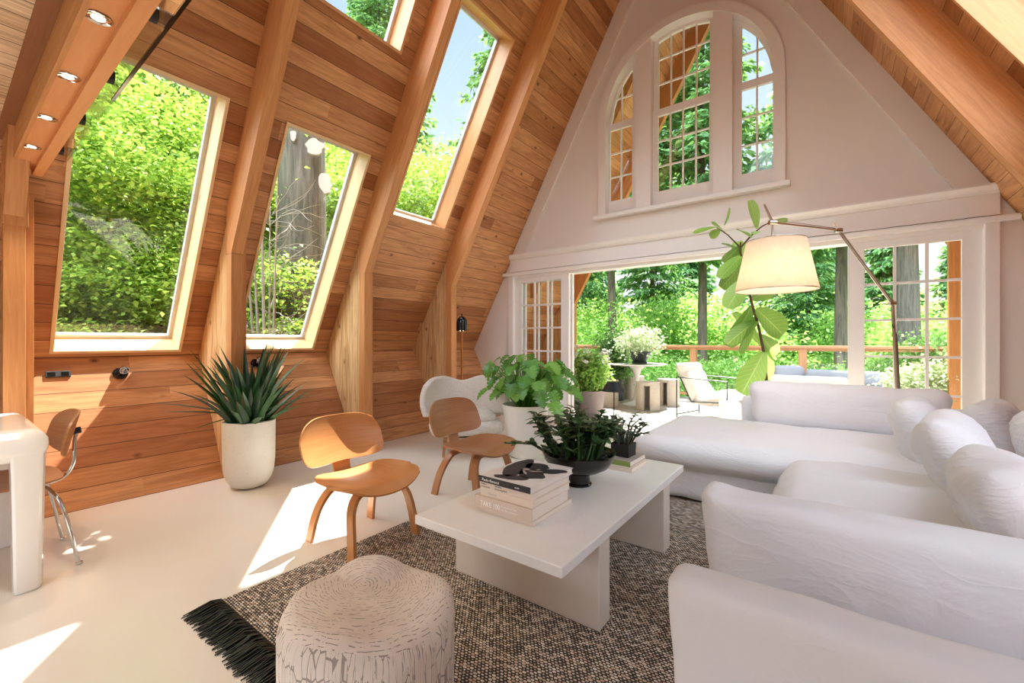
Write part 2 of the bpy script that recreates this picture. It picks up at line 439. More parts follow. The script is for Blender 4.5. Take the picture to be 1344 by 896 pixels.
    def build(s, name, mat, parent=None, smooth=False, bevel=0, angle=40, seg=2):
        me = bpy.data.meshes.new(name)
        off = (OFF.get(parent.name) or ZERO.get(parent.name)) if parent is not None else None
        vs = s.v if off is None else [(a-off[0], b-off[1], c-off[2]) for a, b, c in s.v]
        me.from_pydata(vs, [], s.f)
        uvl = me.uv_layers.new(name='UVMap')
        flat = [c for f in s.uv for p in f for c in p]
        uvl.data.foreach_set('uv', flat)
        if smooth:
            me.polygons.foreach_set('use_smooth', [True]*len(me.polygons))
            me.set_sharp_from_angle(angle=radians(angle))
        me.materials.append(mat)
        me.update()
        o = bpy.data.objects.new(name, me); C.objects.link(o)
        if parent is not None: o.parent = parent
        if off is not None: ZERO[o.name] = off
        if bevel:
            b = o.modifiers.new('bevel', 'BEVEL'); b.width = bevel; b.segments = seg; b.limit_method = 'ANGLE'
        return o
OFF = {}; ZERO = {}
def thing(name, label, cat, loc=(0, 0, 0), rz=0, group=None, world=False):
    o = bpy.data.objects.new(name, None); C.objects.link(o); o.empty_display_size = .1
    o.location = loc; o.rotation_euler = (0, 0, rz)
    if label: o['label'] = label
    if cat: o['category'] = cat
    if group: o['group'] = group
    if world: OFF[o.name] = loc
    return o
def tag(o, label, cat, group=None, kind=None):
    o['label'] = label; o['category'] = cat
    if group: o['group'] = group
    if kind: o['kind'] = kind
    return o
def struct(o): o['kind'] = 'structure'; return o
def dup(root, loc=None, rz=None, label=None, group=None, scale=None):
    r = root.copy(); C.objects.link(r)
    if loc is not None: r.location = loc
    if rz is not None: r.rotation_euler = (0, 0, rz)
    if scale is not None: r.scale = scale
    if label: r['label'] = label
    if group: r['group'] = group
    def rec(src, dst):
        for ch in [c for c in bpy.data.objects if c.parent == src]:
            c = ch.copy(); C.objects.link(c); c.parent = dst; rec(ch, c)
    rec(root, r)
    return r
def T(x, y, z): return Matrix.Translation((x, y, z))
def fbm(p, s): return noise.noise(Vector(p)*s)

# ------------------------------------------------------------------ the shell
TA = math.atan(1.79); ca, sa = cos(TA), sin(TA)
XR = -1.396; CX, CZ = -4.67, 1.03
def SL(p):   # (s, y, d) on the left slope -> world ; d>0 into the room
    s_, y, d = p
    return (CX+s_*ca+d*sa, y, CZ+s_*sa-d*ca)
def SR(p):
    x, y, z = SL(p); return (2*XR-x, y, z)
SMAX = (6.89-CZ)/sa
Y0, Y1 = -3.2, 7.4
TH = .24
WINS = [  # y0,y1,s0,s1
    (.54, 1.30, .06, 2.19), (1.76, 2.52, .06, 2.19), (2.99, 3.76, 1.73, 3.88), (1.76, 2.52, 3.15, 5.2)]
e = .022
def slope_slab(xf):
    mb = MB()
    ys = sorted({Y0, Y1}|{w[0]-e for w in WINS}|{w[1]+e for w in WINS})
    ss = sorted({0, SMAX}|{w[2]-e for w in WINS}|{w[3]+e for w in WINS})
    for i in range(len(ys)-1):
        for j in range(len(ss)-1):
            ym = (ys[i]+ys[i+1])/2; sm = (ss[j]+ss[j+1])/2
            if any(w[0]-e < ym < w[1]+e and w[2]-e < sm < w[3]+e for w in WINS): continue
            mb.box((ss[j], ys[i], -TH), (ss[j+1], ys[i+1], 0), 1, xf)
    return mb
struct(slope_slab(SL).build('wall_left', M['cedar']))
struct(slope_slab(SR).build('wall_right', M['cedar']))
# knee walls
kl = sqrt(.56**2+1.03**2)
def KL(p):
    t, y, d = p
    ux, uz = -.56/kl, 1.03/kl
    return (-4.11+ux*t-uz*d*-1, y, uz*t+ux*d*-1)
def KR(p):
    x, y, z = KL(p); return (2*XR-x, y, z)
struct(MB().box((-.3, Y0, -.12), (kl, Y1, 0), 1, KL).build('wall_left_lower', M['cedar']))
struct(MB().box((-.3, Y0, -.12), (kl, 5.43, 0), 1, KR).build('wall_right_lower', M['cedar']))
struct(MB().prism([(-4.11, 0), (-4.67, 1.03), (-3.93, 2.35), (1.14, 2.35), (1.878, 1.03), (1.318, 0)], 1, Y0-.12, Y0, 0, [[(-3.2, .8), (.6, .8), (.6, 2.15), (-3.2, 2.15)]]).build('wall_back_added', M['white_paint']))  # unseen wall added to steer light from above; open hole lets fill in
struct(MB().box((-4.5, -3.32, -.12), (1.7, 5.3, 0), 1).build('floor', M['floor']))

wl = ['tall', 'tall', 'high', 'high']
def slope_window(i, w, xf, nm):
    y0, y1, s0, s1 = w
    t = thing(nm, None, None, xf((s0, (y0+y1)/2, 0)), world=True); t['kind'] = 'structure'
    j = MB()
    for lo, hi in (((s0-e, y0-e, -TH), (s0, y1+e, .012)), ((s1, y0-e, -TH), (s1+e, y1+e, .012))):
        j.box(lo, hi, 1, xf)
    for lo, hi in (((s0, y0-e, -TH), (s1, y0, .012)), ((s0, y1, -TH), (s1, y1+e, .012))):
        j.box(lo, hi, 0, xf)
    j.build('jamb', M['pine' if nm in ('window_1', 'window_2') else 'jamb_fir'], t)
    f = MB(); b = .03
    for lo, hi in (((s0, y0, -.235), (s0+b, y1, -.195)), ((s1-b, y0, -.235), (s1, y1, -.195)),
                   ((s0+b, y0, -.235), (s1-b, y0+b, -.195)), ((s0+b, y1-b, -.235), (s1-b, y1, -.195))):
        f.box(lo, hi, None, xf)
    f.build('frame', M['metal_frame'], t)
    MB().box((s0+b*.6, y0+b*.6, -.22), (s1-b*.6, y1-b*.6, -.214), None, xf).build('pane', M['glass'], t)
for i, w in enumerate(WINS):
    slope_window(i, w, SL, 'window_%d' % (i+1))
    slope_window(i, w, SR, 'window_%d' % (i+5))  # the lower pair on this side is unseen, added for fill light

# rafters, posts and triangular fins
RY = [.25, 1.445, 2.685, 3.965]
RD = .263
def rafter(y, w, mir, z_end=1.87, post=True, nm='rafter'):
    def fx(p):
        x, yy, z = p
        return (2*XR-x, yy, z) if mir else p
    def sl(s_, d): q = SL((s_, 0, d)); return (q[0], q[2])
    r = MB()
    Xi = -3.9
    smn = (Xi-CX-RD*sa)/ca
    s99 = (-3.99-CX)/ca
    zi = sl(smn, RD)[1]
    # box in slope frame from smn up, with a vertical end cut
    apex = ((XR-.02)-CX)/ca
    poly = [sl(s99, 0), (-3.99, zi), (Xi, zi), sl((XR-.0-CX-RD*sa)/ca, RD), sl(SMAX-.0, 0)]
    # use slope-aligned uv: build in slope coords
    inv = lambda P: ((P[0]-CX)*ca+(P[1]-CZ)*sa, (P[0]-CX)*sa-(P[1]-CZ)*ca)
    ps = [inv(P) for P in poly]
    def xf(p): return fx(SL(p))
    # prism over axis=1 takes 2D = (s,d)
    r.prism(ps, 1, y, y+w, 0, xf=xf)
    struct(r.build(nm, M['fir'], bevel=.004))
    if post:
        struct(MB().box((-3.99, y, 0), (-3.9, y+w, zi-.002), 2, fx).build('post', M['fir'], bevel=.004))
        struct(MB().box((-3.985, y+w+.001, 0), (-3.93, y+w+.035, zi+.17), 2, fx).build('post_trim', M['fir'], bevel=.002))
        f = MB().prism([(-3.995, 0), (-4.105, 0), (-4.665, 1.03), (-3.995, 2.225)], 1, y+.02, y+.06, 2, xf=fx)
        struct(f.build('fin_panel', M['fin']))
for y in RY:
    rafter(y, .09, False); rafter(y, .09, True)
rafter(7.25, .1, False)
rafter(5.9, .1, False, post=False)

# loft beam, soffit with downlights, loft underside
def loft():
    X0, X1 = -3.9, 2*XR+3.9
    struct(MB().box((X0-.05, .276, 2.188), (X1+.05, .292, 2.35), 0).build('loft_beam', M['fir']))
    struct(MB().box((X0, .292, 2.195), (X1, .366, 2.33), 0).build('soffit_panel', M['soffit']))
    fz = MB().prism([(-4.0, 2.26), (-3.93, 2.17), (1.13, 2.17), (1.2, 2.26), (1.2, 2.52), (-4.0, 2.52)], 1, .366, .41, 0)
    struct(fz.build('loft_fascia', M['soffit'], bevel=.003))
    struct(MB().box((-4.0, .219, 2.345), (1.2, .276, 2.37), 0).build('loft_ledger', M['fir_dark']))
    struct(MB().box((-4.0, Y0, 2.35), (1.2, .219, 2.50), 1).build('ceiling', M['cedar_lit']))
    struct(MB().box((-4.0, .219, 2.372), (1.2, .366, 2.50), 0).build('ceiling_edge', M['fir_dark']))
    struct(MB().box((-3.985, .245, 1.84), (-3.885, .35, 2.19), 2).build('post_cap', M['fir'], bevel=.003))
loft()
for k, x in enumerate((-1.897, -2.415, -2.938, -3.44)):
    t = thing('downlight', ['small round recessed spotlight in the loft beam, first from the top of the photo',
        'small round recessed spotlight in the loft beam, second from the top of the photo',
        'small round recessed spotlight in the loft beam, third from the top of the photo',
        'small round recessed spotlight in the loft beam nearest the post'][k], 'ceiling light', (x, .32, 2.195), group='spotlights in the loft beam')
    MB().lathe([(.034, 0), (.036, -.004), (.033, -.006), (.024, -.003), (.0178, -.003), (.0176, -.0005)], seg=32).build('trim_ring', M['chrome'], t, True)
    MB().lathe([(.0001, -.0035), (.0175, -.0035)], seg=24).build('lamp_face', M['led'], t)
    ld = bpy.data.lights.new('downlight_beam', 'SPOT'); ld.energy = 14; ld.color = (1, .86, .68); ld.spot_size = 1.9; ld.spot_blend = .6; ld.shadow_soft_size = .03
    lo = bpy.data.objects.new('downlight_beam', ld); C.objects.link(lo); lo.parent = t; lo.location = (0, 0, -.02)
gr = thing('glass_balustrade', 'clear glass loft balustrade panel held off the beam by black standoffs', 'glass railing', (-2.3, .465, 2.2), world=True)
MB().prism([(-3.86, 2.2), (1.06, 2.2), (.64, 3.1), (-3.44, 3.1)], 1, .462, .474).build('glass_panel', M['glass_green'], gr)
MB().box((-2.5, .4625, 2.192), (.9, .4735, 2.1995), 0).build('edge_channel', M['glass_edge'], gr)
for x in (-1.3, -1.86, -2.45, -3.03, -3.62):
    MB().tube([(x, .41, 2.27), (x, .462, 2.27)], .028, 20).build('standoff', M['black'], gr, True)
    
# gable wall
GY = 5.27; UC = -1.415; AZ = 4.0
def arc(r, n=40, c=(UC, AZ), a0=0, a1=pi): return [(c[0]+r*cos(a0+(a1-a0)*k/n), c[1]+r*sin(a0+(a1-a0)*k/n)) for k in range(n+1)]
outer = [(-4.11, 0), (-3.94, 0), (-3.94, 2.14), (1.12, 2.14), (1.12, 0), (1.318, 0), (1.878, 1.03), (XR, 6.89), (-4.67, 1.03)]
hole = arc(1.0)+[(UC-1.0, 2.80), (UC+1.0, 2.80)]
struct(MB().prism(outer, 1, GY, GY+.16, 0, [hole]).build('wall_far', M['white_paint']))
# raking trim bands
for mir in (0, 1):
    def fx(p, mir=mir):
        return (2*XR-p[0], p[1], p[2]) if mir else p
    zb = 2.44
    def xs(z): return CX+(z-CZ)/1.79
    poly = [(xs(zb), zb), (xs(zb)+.215, zb), (XR, zb+(XR-xs(zb)-.215)*1.79), (XR, 6.885)]
    struct(MB().prism(poly, 1, GY-.03, GY-.001, 0, xf=fx).build('trim_%d' % (1+mir), M['white_paint'], bevel=.003))
struct(MB().box((-3.92, GY-.03, 2.2), (1.13, GY, 2.40), 0).build('trim_3', M['trim_paint'], bevel=.003))
cr = MB().prism([(GY, 2.38), (GY-.05, 2.38), (GY-.06, 2.40), (GY-.075, 2.41), (GY-.10, 2.435), (GY-.10, 2.45), (GY, 2.45)], 0, -3.95, 1.16, 0)
struct(cr.build('trim_4', M['trim_paint']))
struct(MB().prism([(GY-.001, 2.14), (GY-.05, 2.14), (GY-.06, 2.17), (GY-.06, 2.185), (GY-.001, 2.2)], 0, -4.05, 1.24, 0).build('trim_5', M['trim_paint']))
struct(MB().box((-3.95, GY-.035, 0), (-3.86, GY+.16, 2.14), 2).build('trim_6', M['trim_paint'], bevel=.006))
struct(MB().box((1.04, GY-.035, 0), (1.13, GY+.16, 2.14), 2).build('trim_7', M['trim_paint'], bevel=.006))
struct(MB().box((-3.86, GY, 2.10), (1.04, GY+.16, 2.14), 0).build('trim_8', M['trim_paint']))
struct(MB().box((-3.95, GY+.0, -.10), (1.13, GY+.16, .004), 0).build('trim_9', M['trim_paint']))

def arch_window():
    t = thing('window_9', None, None, (UC, GY, 2.78), world=True); t['kind'] = 'structure'
    ya, yb = GY-.035, GY+.15
    f = MB()
    ring = arc(1.045)+[(UC-1.045, 2.80), (UC-.945, 2.80)]+[p for p in reversed(arc(.945))]+[(UC+.945, 2.80), (UC+1.045, 2.80)]
    f.prism(ring, 1, ya, yb)
    f.build('casing', M['trim_paint'], t)
    MB().box((UC-1.09, GY-.09, 2.75), (UC+1.09, GY+.15, 2.80), 0).build('sill', M['trim_paint'], t, bevel=.006)
    for sg in (-1, 1):
        a, b = .355, .545
        us = [a+(b-a)*k/6 for k in range(7)]
        poly = [(UC+sg*u, AZ+sqrt(.95**2-u*u)) for u in us]+[(UC+sg*b, 2.80), (UC+sg*a, 2.80)]
        MB().prism(poly, 1, GY-.02, yb).build('mullion', M['trim_paint'], t, bevel=.005)
    def topz(u, r): return AZ+sqrt(max(0, r*r-u*u))
    def sash(u0, u1, cols):
        g0, g1 = u0+.06, u1-.06
        if u0 > 0: g0, g1 = u0+.08, u1-.02
        if u1 < 0: g0, g1 = u0+.02, u1-.08
        lo = [(UC+u0, 2.80), (UC+u1, 2.80), (UC+u1, 4.01), (UC+u0, 4.01)]
        lh = [(UC+g0, 3.0), (UC+g1, 3.0), (UC+g1, 3.93), (UC+g0, 3.93)]
        s_ = MB().prism(lo, 1, GY+.07, GY+.11, 0, [lh])
        n = 14
        us = [u0+(u1-u0)*k/n for k in range(n+1)]
        up = [(UC+u0, 4.0), (UC+u1, 4.0)]+[(UC+u, max(4.001, topz(u, .95))) for u in reversed(us)]
        gs = [g0+(g1-g0)*k/n for k in range(n+1)]
        uh = [(UC+g0, 4.03), (UC+g1, 4.03)]+[(UC+g, max(4.035, topz(g, .91))) for g in reversed(gs)]
        s_.prism(up, 1, GY+.10, GY+.14, 0, [uh])
        o = s_.build('sash', M['trim_paint'], t)
        w = .008
        mb = MB()
        for c in range(1, cols):
            u = g0+(g1-g0)*c/cols
            mb.box((UC+u-w, GY+.075, 3.0), (UC+u+w, GY+.105, 3.93)); mb.box((UC+u-w, GY+.105, 4.03), (UC+u+w, GY+.135, topz(u, .915)))
        for k in (1, 2):
            z = 3.0+.31*k
            mb.box((UC+g0, GY+.077, z-w), (UC+g1, GY+.103, z+w))
            z = 4.03+.31*k
            um = sqrt(max(0, .915**2-(z-AZ)**2))
            a, b = max(g0, -um), min(g1, um)
            if b > a: mb.box((UC+a, GY+.107, z-w), (UC+b, GY+.133, z+w))
        mb.build('glazing_bars', M['trim_paint'], o)
        gl = MB().prism(lh, 1, GY+.088, GY+.092).prism(uh, 1, GY+.118, GY+.122)
        gl.build('glass', M['glass'], o)
    sash(-.945, -.545, 2); sash(-.355, .355, 4); sash(.545, .945, 2)
arch_window()

def french(nm, x0, x1, yy, cols=3, st=.125, label=None):
    t = thing(nm, None, None, ((x0+x1)/2, yy, 0), world=True); t['kind'] = 'structure'
    g = [(x0+st, .33), (x1-st, .33), (x1-st, 2.03), (x0+st, 2.03)]
    MB().prism([(x0, .01), (x1, .01), (x1, 2.10), (x0, 2.10)], 1, yy, yy+.045, 2, [g]).build('leaf_frame', M['trim_paint'], t, bevel=.003)
    mb = MB(); w = .011
    for c in range(1, cols):
        x = x0+st+(x1-x0-2*st)*c/cols; mb.box((x-w, yy+.006, .33), (x+w, yy+.039, 2.03))
    for r in range(1, 5):
        z = .33+.34*r; mb.box((x0+st, yy+.008, z-w), (x1-st, yy+.037, z+w))
    mb.build('glazing_bars', M['trim_paint'], t)
    MB().box((x0+st, yy+.02, .33), (x1-st, yy+.025, 2.03)).build('glass', M['glass'], t)
    return t
french('door_1', -3.86, -2.93, GY+.02)
french('door_2', -3.845, -2.915, GY+.10)
french('door_3', .14, 1.04, GY+.02)

# ------------------------------------------------------------------ outdoors: deck, railing, ground
struct(MB().box((-8, GY+.16, -.14), (6, 9.5, -.02), 0).build('deck', M['deck']))
for k in range(5):
    x = -7.8+1.85*k
    X = -2.24+1.85*(k-3)
def railing():
    t = thing('deck_railing', 'cedar handrail on posts with clear glass panels along the deck edge', 'railing', (-2.24, 9.24, -.02), world=True)
    MB().box((-8, 9.17, 1.03), (6, 9.33, 1.075), 0).build('handrail', M['rail_cedar'], t, bevel=.004)
    MB().box((-8, 9.21, .98), (6, 9.27, 1.03), 0).build('top_rail', M['rail_cedar'], t)
    MB().box((-8, 9.22, .06), (6, 9.28, .11), 0).build('bottom_rail', M['rail_cedar'], t)
    for k in range(-3, 5):
        x = -2.24+1.85*k
        MB().box((x-.06, 9.19, -.02), (x+.06, 9.31, 1.03), 2).build('post', M['rail_cedar'], t, bevel=.004)
        if k < 4: MB().box((x+.08, 9.245, .12), (x+1.77, 9.253, .93), 0).build('glass_panel', M['glass'], t)
railing()
def terrain():
    def f(u, v):
        x = -60+110*u; y = -12+92*v
        z = -.35
        if x < -5.2: z += (-x-5.2)*.42*min(1, (-x-5.2)/1.5)*(1 if y < 14 else max(0, 1-(y-14)/14))
        if y > 9.8: z -= min(2.6, (y-9.8)*.7)
        if x > 4: z += 0
        z += .35*fbm((x, y, 0), .25)+.1*fbm((x, y, 3), 1.1) if (x < -6 or y > 10.5 or x > 6.5) else 0
        return (x, y, z)
    struct(MB().grid(f, 110, 100).build('ground', M['ground'], None, True, angle=180))
terrain()

# --- foliage generators (numpy)
def np_mesh(name, V, F, mat, smooth=False):
    me = bpy.data.meshes.new(name)
    me.vertices.add(len(V)); me.vertices.foreach_set('co', np.asarray(V, dtype=np.float32).ravel())
    k = F.shape[1]
    me.loops.add(F.size); me.loops.foreach_set('vertex_index', F.ravel().astype(np.int32))
    me.polygons.add(len(F)); me.polygons.foreach_set('loop_start', (np.arange(len(F))*k).astype(np.int32))
    me.polygons.foreach_set('loop_total', np.full(len(F), k, dtype=np.int32))
    me.materials.append(mat); me.update(calc_edges=True)
    return me
def leaf_quads(P, Tn, Nn, L, W, rng):
    """P base points, Tn along-leaf, Nn rough normals"""
    Tn = Tn/np.linalg.norm(Tn, axis=1, keepdims=True)
    B = np.cross(Nn, Tn); B /= (np.linalg.norm(B, axis=1, keepdims=True)+1e-9)
    Nn = np.cross(Tn, B)
    L = L[:, None]; W = W[:, None]
    v0 = P; v1 = P+Tn*L*.45+B*W*.5+Nn*W*.12; v2 = P+Tn*L-Nn*L*.1; v3 = P+Tn*L*.45-B*W*.5+Nn*W*.12
    V = np.stack([v0, v1, v2, v3], 1).reshape(-1, 3)
    F = np.arange(len(P)*4).reshape(-1, 4)
    return V, F
def broad_crown(name, mat, n_cl, per, rx, ry, rz, L, rng, flat=.35, layered=False, zc=0, clr=.16):
    d = rng.normal(size=(n_cl, 3)); d /= np.linalg.norm(d, axis=1, keepdims=True)
    r = rng.uniform(.35, 1, n_cl)**.5
    c = d*r[:, None]*np.array([rx, ry, rz])
    P = np.repeat(c, per, 0)
    sp = np.array([rx, ry, rz]).mean()*clr*2
    P = P+rng.normal(size=P.shape)*np.array([sp, sp, sp*flat])
    n = len(P); Nn = rng.normal(size=(n, 3))*(.35 if layered else .8)+np.array([0, 0, 1.0])
    Tn = rng.normal(size=(n, 3)); Tn[:, 2] = Tn[:, 2]*.3-.35
    Ls = rng.uniform(.6, 1.3, n)*L
    V, F = leaf_quads(P, Tn, Nn, Ls, Ls*.75, rng)
    V[:, 2] += zc
    return np_mesh(name, V, F, mat)
def conifer_crown(name, mat, H, base, R, rng, per=26, needle=.2, dens=1.0):
    P = []; Tt = []; NN = []
    z = base
    while z < H-.3:
        f = 1-(z-base)/(H-base); nb = int(5+rng.integers(0, 3))
        for b in range(nb):
            a = rng.uniform(0, 2*pi); ln = R*(f**.8)*rng.uniform(.7, 1.1)+.25
            dr = np.array([cos(a), sin(a), 0]); sd = np.array([-sin(a), cos(a), 0])
            m = max(6, int(per*ln/R*3*dens))
            t = rng.uniform(.12, 1, m)
            side = rng.uniform(-1, 1, m)*(.28*ln*(1.1-t)+.06)
            drp = -.28*ln*t**1.6+.12*ln*t
            hang = -np.abs(rng.normal(size=m))*.10
            p = dr[None]*(ln*t)[:, None]+sd[None]*side[:, None]; p[:, 2] += drp+hang+z
            P.append(p)
            tt = dr[None]*.7+sd[None]*np.sign(side)[:, None]*.6+rng.normal(size=(m, 3))*.25; tt[:, 2] -= .45
            Tt.append(tt); nn = rng.normal(size=(m, 3))*.5; nn[:, 2] += 1; NN.append(nn)
        z += rng.uniform(.22, .42)
    P = np.concatenate(P); Tt = np.concatenate(Tt); NN = np.concatenate(NN)
    Ls = rng.uniform(.6, 1.3, len(P))*needle
    V, F = leaf_quads(P, Tt, NN, Ls, Ls*.42, rng)
    return np_mesh(name, V, F, mat)
rng = np.random.default_rng(11)
def mobj(name, me, parent=None, loc=None, scale=None, rz=0):
    o = bpy.data.objects.new(name, me); C.objects.link(o)
    if parent is not None: o.parent = parent
    if loc is not None: o.location = loc
    if scale is not None: o.scale = scale
    o.rotation_euler = (0, 0, rz)
    return o
CROWN = {
    'maple': broad_crown('maple_crown', M['maple'], 120, 340, 2.3, 2.3, 1.7, .08, rng, .14, True, 0, .12),
    'broad': broad_crown('broad_crown', M['broad'], 95, 150, 2.3, 2.3, 2.2, .13, rng, .4, False, 0, .11),
    'shrub': broad_crown('shrub_crown', M['shrub'], 70, 150, 1.1, 1.0, .8, .085, rng, .6),
    'hedge': broad_crown('hedge_crown', M['broad'], 90, 170, 1.7, 1.2, 1.2, .11, rng, .5),
    'fir': conifer_crown('fir_crown', M['needle'], 15, 2.6, 2.6, rng, 60, .26),
    'far': conifer_crown('far_fir_crown', M['needle'], 13, .8, 2.6, rng, 34, .42),
    'big': conifer_crown('high_crown', M['needle'], 17, 6.5, 3.0, rng, 40, .3),
}
def trunk_mesh(name, H, r0, r1, mat, wob=.1):
    mb = MB(); pts = []; rs = []
    n = 14
    for k in range(n+1):
        t = k/n
        pts.append((wob*fbm((t*3, r0*9, H), 1), wob*fbm((t*3, 7, r0*5), 1), -1.2+t*(H+1.2)))
        rs.append((r0*(1-t)+r1*t)*(1.25 if k == 0 else 1))
    mb.tube(pts, rs, 16)
    o = mb.build(name, mat, None, True, angle=180); me = o.data
    bpy.data.objects.remove(o)
    return me
TR = {'fir': trunk_mesh('fir_trunk', 15, .2, .03, M['bark']), 'thin': trunk_mesh('thin_trunk', 9, .09, .03, M['bark_grey'], .5),
      'big': trunk_mesh('big_trunk', 17, .44, .22, M['bark_grey'], .15), 'far': trunk_mesh('far_trunk', 13, .17, .02, M['bark'])}
def tree(name, label, loc, crown, trunk, sc=1, cz=0, group=None, cat='tree', cs=None):
    t = thing(name, label, cat, loc, rng.uniform(0, 6.28), group)
    t.scale = (sc, sc, sc)
    if trunk: mobj('trunk', TR[trunk], t)
    mobj('foliage', CROWN[crown], t, (0, 0, cz), cs)
    return t
def dirpx(px, d):    # ground position seen along an image column at depth d
    a = radians(36.5); r = (px-672)/564*d
    return (-sin(a)*d+cos(a)*r, cos(a)*d+sin(a)*r)
# front: distinct firs with visible trunks
for px, d, lab, s_, kind in (
    (803, 15.5, 'fir with straight dark trunk rising left of the tulip table', 1.0, 'big'),
    (922, 15, 'fir with bare dark trunk directly behind the outdoor lounge chair', 1.0, 'big'),
    (1104, 12, 'tall dark fir trunk at the right jamb of the opening', .8, 'big'),
    (1190, 9.8, 'broad trunked fir seen through the upper panes of the right glazed door', .8, 'big')):
    x, y = dirpx(px, d)
    t = thing('fir_tree', lab, 'tree', (x, y, -2.4 if y > 11 else -1), rng.uniform(0, 6))
    mobj('trunk', TR['fir' if px < 1150 else 'big'], t, None, (1, 1, 1.2) if px < 1150 else (.6, .6, 1))
    mobj('foliage', CROWN['big'], t, (0, 0, .5), (s_, s_, 1))
for px, d, s_ in ((855, 22, 1.0), (1020, 26, 1.0), (760, 25, 1.0), (1062, 18, .85)):
    x, y = dirpx(px, d)
    tree('fir_tree', {855: 'bright drooping fir between the two trunks beyond the railing', 1020: 'fir standing behind the hanging fiddle leaf plant',
        760: 'fir at the left jamb of the wide opening', 1062: 'drooping fir just right of the lamp shade beyond the railing'}[px], (x, y, -2.6), 'fir', 'fir', s_)
for i, (px, d) in enumerate(((700, 34), (785, 36), (905, 38), (985, 40), (1075, 36), (1160, 34), (1260, 32))):
    x, y = dirpx(px, d)
    tree('far_fir', 'distant fir in the hazy woodland backdrop beyond the deck', (x, y, -3.0), 'far', 'far', 1.0+.12*(i % 3), 0, 'distant firs beyond the deck')
for i, (px, d, sc, z) in enumerate(((765, 17, 1.1, 1.2), (835, 19, 1.15, .9), (890, 20, 1.2, 1.6), (985, 17, 1.1, .6), (1040, 21, 1.2, 1.4), (1150, 16, 1.1, 1.0), (1240, 12, .8, .8))):
    x, y = dirpx(px, d)
    tree('broadleaf_tree', 'light green leafy tree filling the woodland behind the railing', (x, y, z-.6), 'broad', None, sc, 0, 'leafy trees behind the railing')
for i, (px, d, sc, z) in enumerate(((770, 12.5, .8, -.4), (845, 13, .9, -.5), (905, 12.2, .75, -.6), (960, 12, .8, -.4), (1020, 11.6, .75, -.5), (1080, 11.3, .7, -.5), (1140, 10.6, .6, -.2), (720, 11.5, .8, 0))):
    x, y = dirpx(px, d)
    t = thing('shrub', 'sunlit leafy shrub just beyond the glass railing', 'shrub', (x, y, z), i, 'shrubs beyond the railing')
    mobj('foliage', CROWN['hedge'], t, None, (sc, sc, sc))
for (px, d, sc, z, lab) in ((1222, 7.0, .62, .55, 'dense green shrub seen through the middle panes of the right glazed door'),
                            (1195, 7.6, .5, .45, 'leafy shrub behind the floor lamp pole outside the glazed door')):
    x, y = dirpx(px, d)
    t = thing('shrub', lab, 'shrub', (x, y, z), 1.0)
    mobj('foliage', CROWN['shrub'], t, None, (sc, sc, sc*1.3))
# left side, seen through the slope windows
for i, (x, y, z, sc, rzz) in enumerate(((-8.1, 1.2, 1.2, .75, 0), (-8.2, 2.6, 1.6, .8, 1), (-8.6, .4, 3.0, .9, 2), (-9.6, 2.0, 3.8, 1.0, 3),
        (-10.5, 4.2, 3.6, 1.0, 4), (-7.8, 4.6, .9, .6, 5), (-11.5, .6, 5.6, 1.1, .5), (-12.5, 3.5, 6.6, 1.2, 1.5), (-9.8, 6.4, 3.6, 1.0, 2.5), (-8.4, 7.4, 4.2, 1.0, 2.9), (-14, 7, 6.0, 1.3, 3.5))):
    t = thing('maple_tree', 'layered yellow green maple outside the sloping windows', 'tree', (x, y, z), rzz, 'maples outside the sloping windows')
    mobj('foliage', CROWN['maple'], t, None, (sc, sc, sc))
    if i in (3, 7, 9): mobj('trunk', TR['thin'], t, (0, 0, -3.4), (1, 1, .45))
x, y = dirpx(396, 7.2)
bt = thing('cedar_tree', 'huge grey cedar trunk outside the second sloping window', 'tree', (x, y, .4))
tme = TR['big'].copy(); tme.materials.clear(); tme.materials.append(M['bark_dark'])
mobj('trunk', tme, bt, None, (.95, .95, 1))
for (qx, qy, w_, h_, sd_) in ((414, 192, .15, .17, 1), (426, 242, .13, .22, 2), (385, 178, .05, .13, 3)):
    X_, Y_ = dirpx(qx, 6.83); zc_ = 1.15-(qy-448)/564*6.83
    pb_ = MB(); n_ = 16; pts_ = []
    for k in range(n_):
        th = 2*pi*k/n_; r_ = 1+.5*noise.noise(Vector((cos(th)*1.7, sin(th)*1.7, sd_*2.3)))
        pts_.append((w_*r_*cos(th)*.8, h_*r_*sin(th)*.7))
    fr_m = T(X_-bt.location[0], Y_-bt.location[1], zc_-bt.location[2]) @ Matrix.Rotation(radians(36.5+20), 4, 'Z')
    pb_.prism(pts_, 1, -.02, .05, 2, xf=fr_m); pb_.build('peeled_patch', M['scar'], bt)
X_, Y_ = dirpx(352, 5.6)
bsh = thing('bare_shrub', 'tangle of bare grey twigs left of the big trunk in the second window', 'shrub', (X_, Y_, .3))
bb = MB()
for k in range(90):
    a = random.uniform(0, 6.28); r0 = random.uniform(0, .25); h0 = random.uniform(.3, 2.6)
    p0 = Vector((cos(a)*r0, sin(a)*r0, h0)); q = [p0]
    dv = Vector((cos(a), sin(a), random.uniform(-.2, .9))).normalized()
    for j in range(5):
        dv = (dv+Vector([random.uniform(-.45, .45) for _ in range(3)])).normalized(); q.append(q[-1]+dv*random.uniform(.10, .2))
    bb.tube(q, [.007, .006, .005, .004, .003, .002], 4)
for k in range(6):
    a = random.uniform(0, 6.28); bb.tube([(cos(a)*.1, sin(a)*.1, -.2), (cos(a)*.2, sin(a)*.2, 1.4), (cos(a)*.3, sin(a)*.3, 2.9)], [.02, .014, .006], 5)
bb.build('twigs', M['grey_twig'], bsh, True)
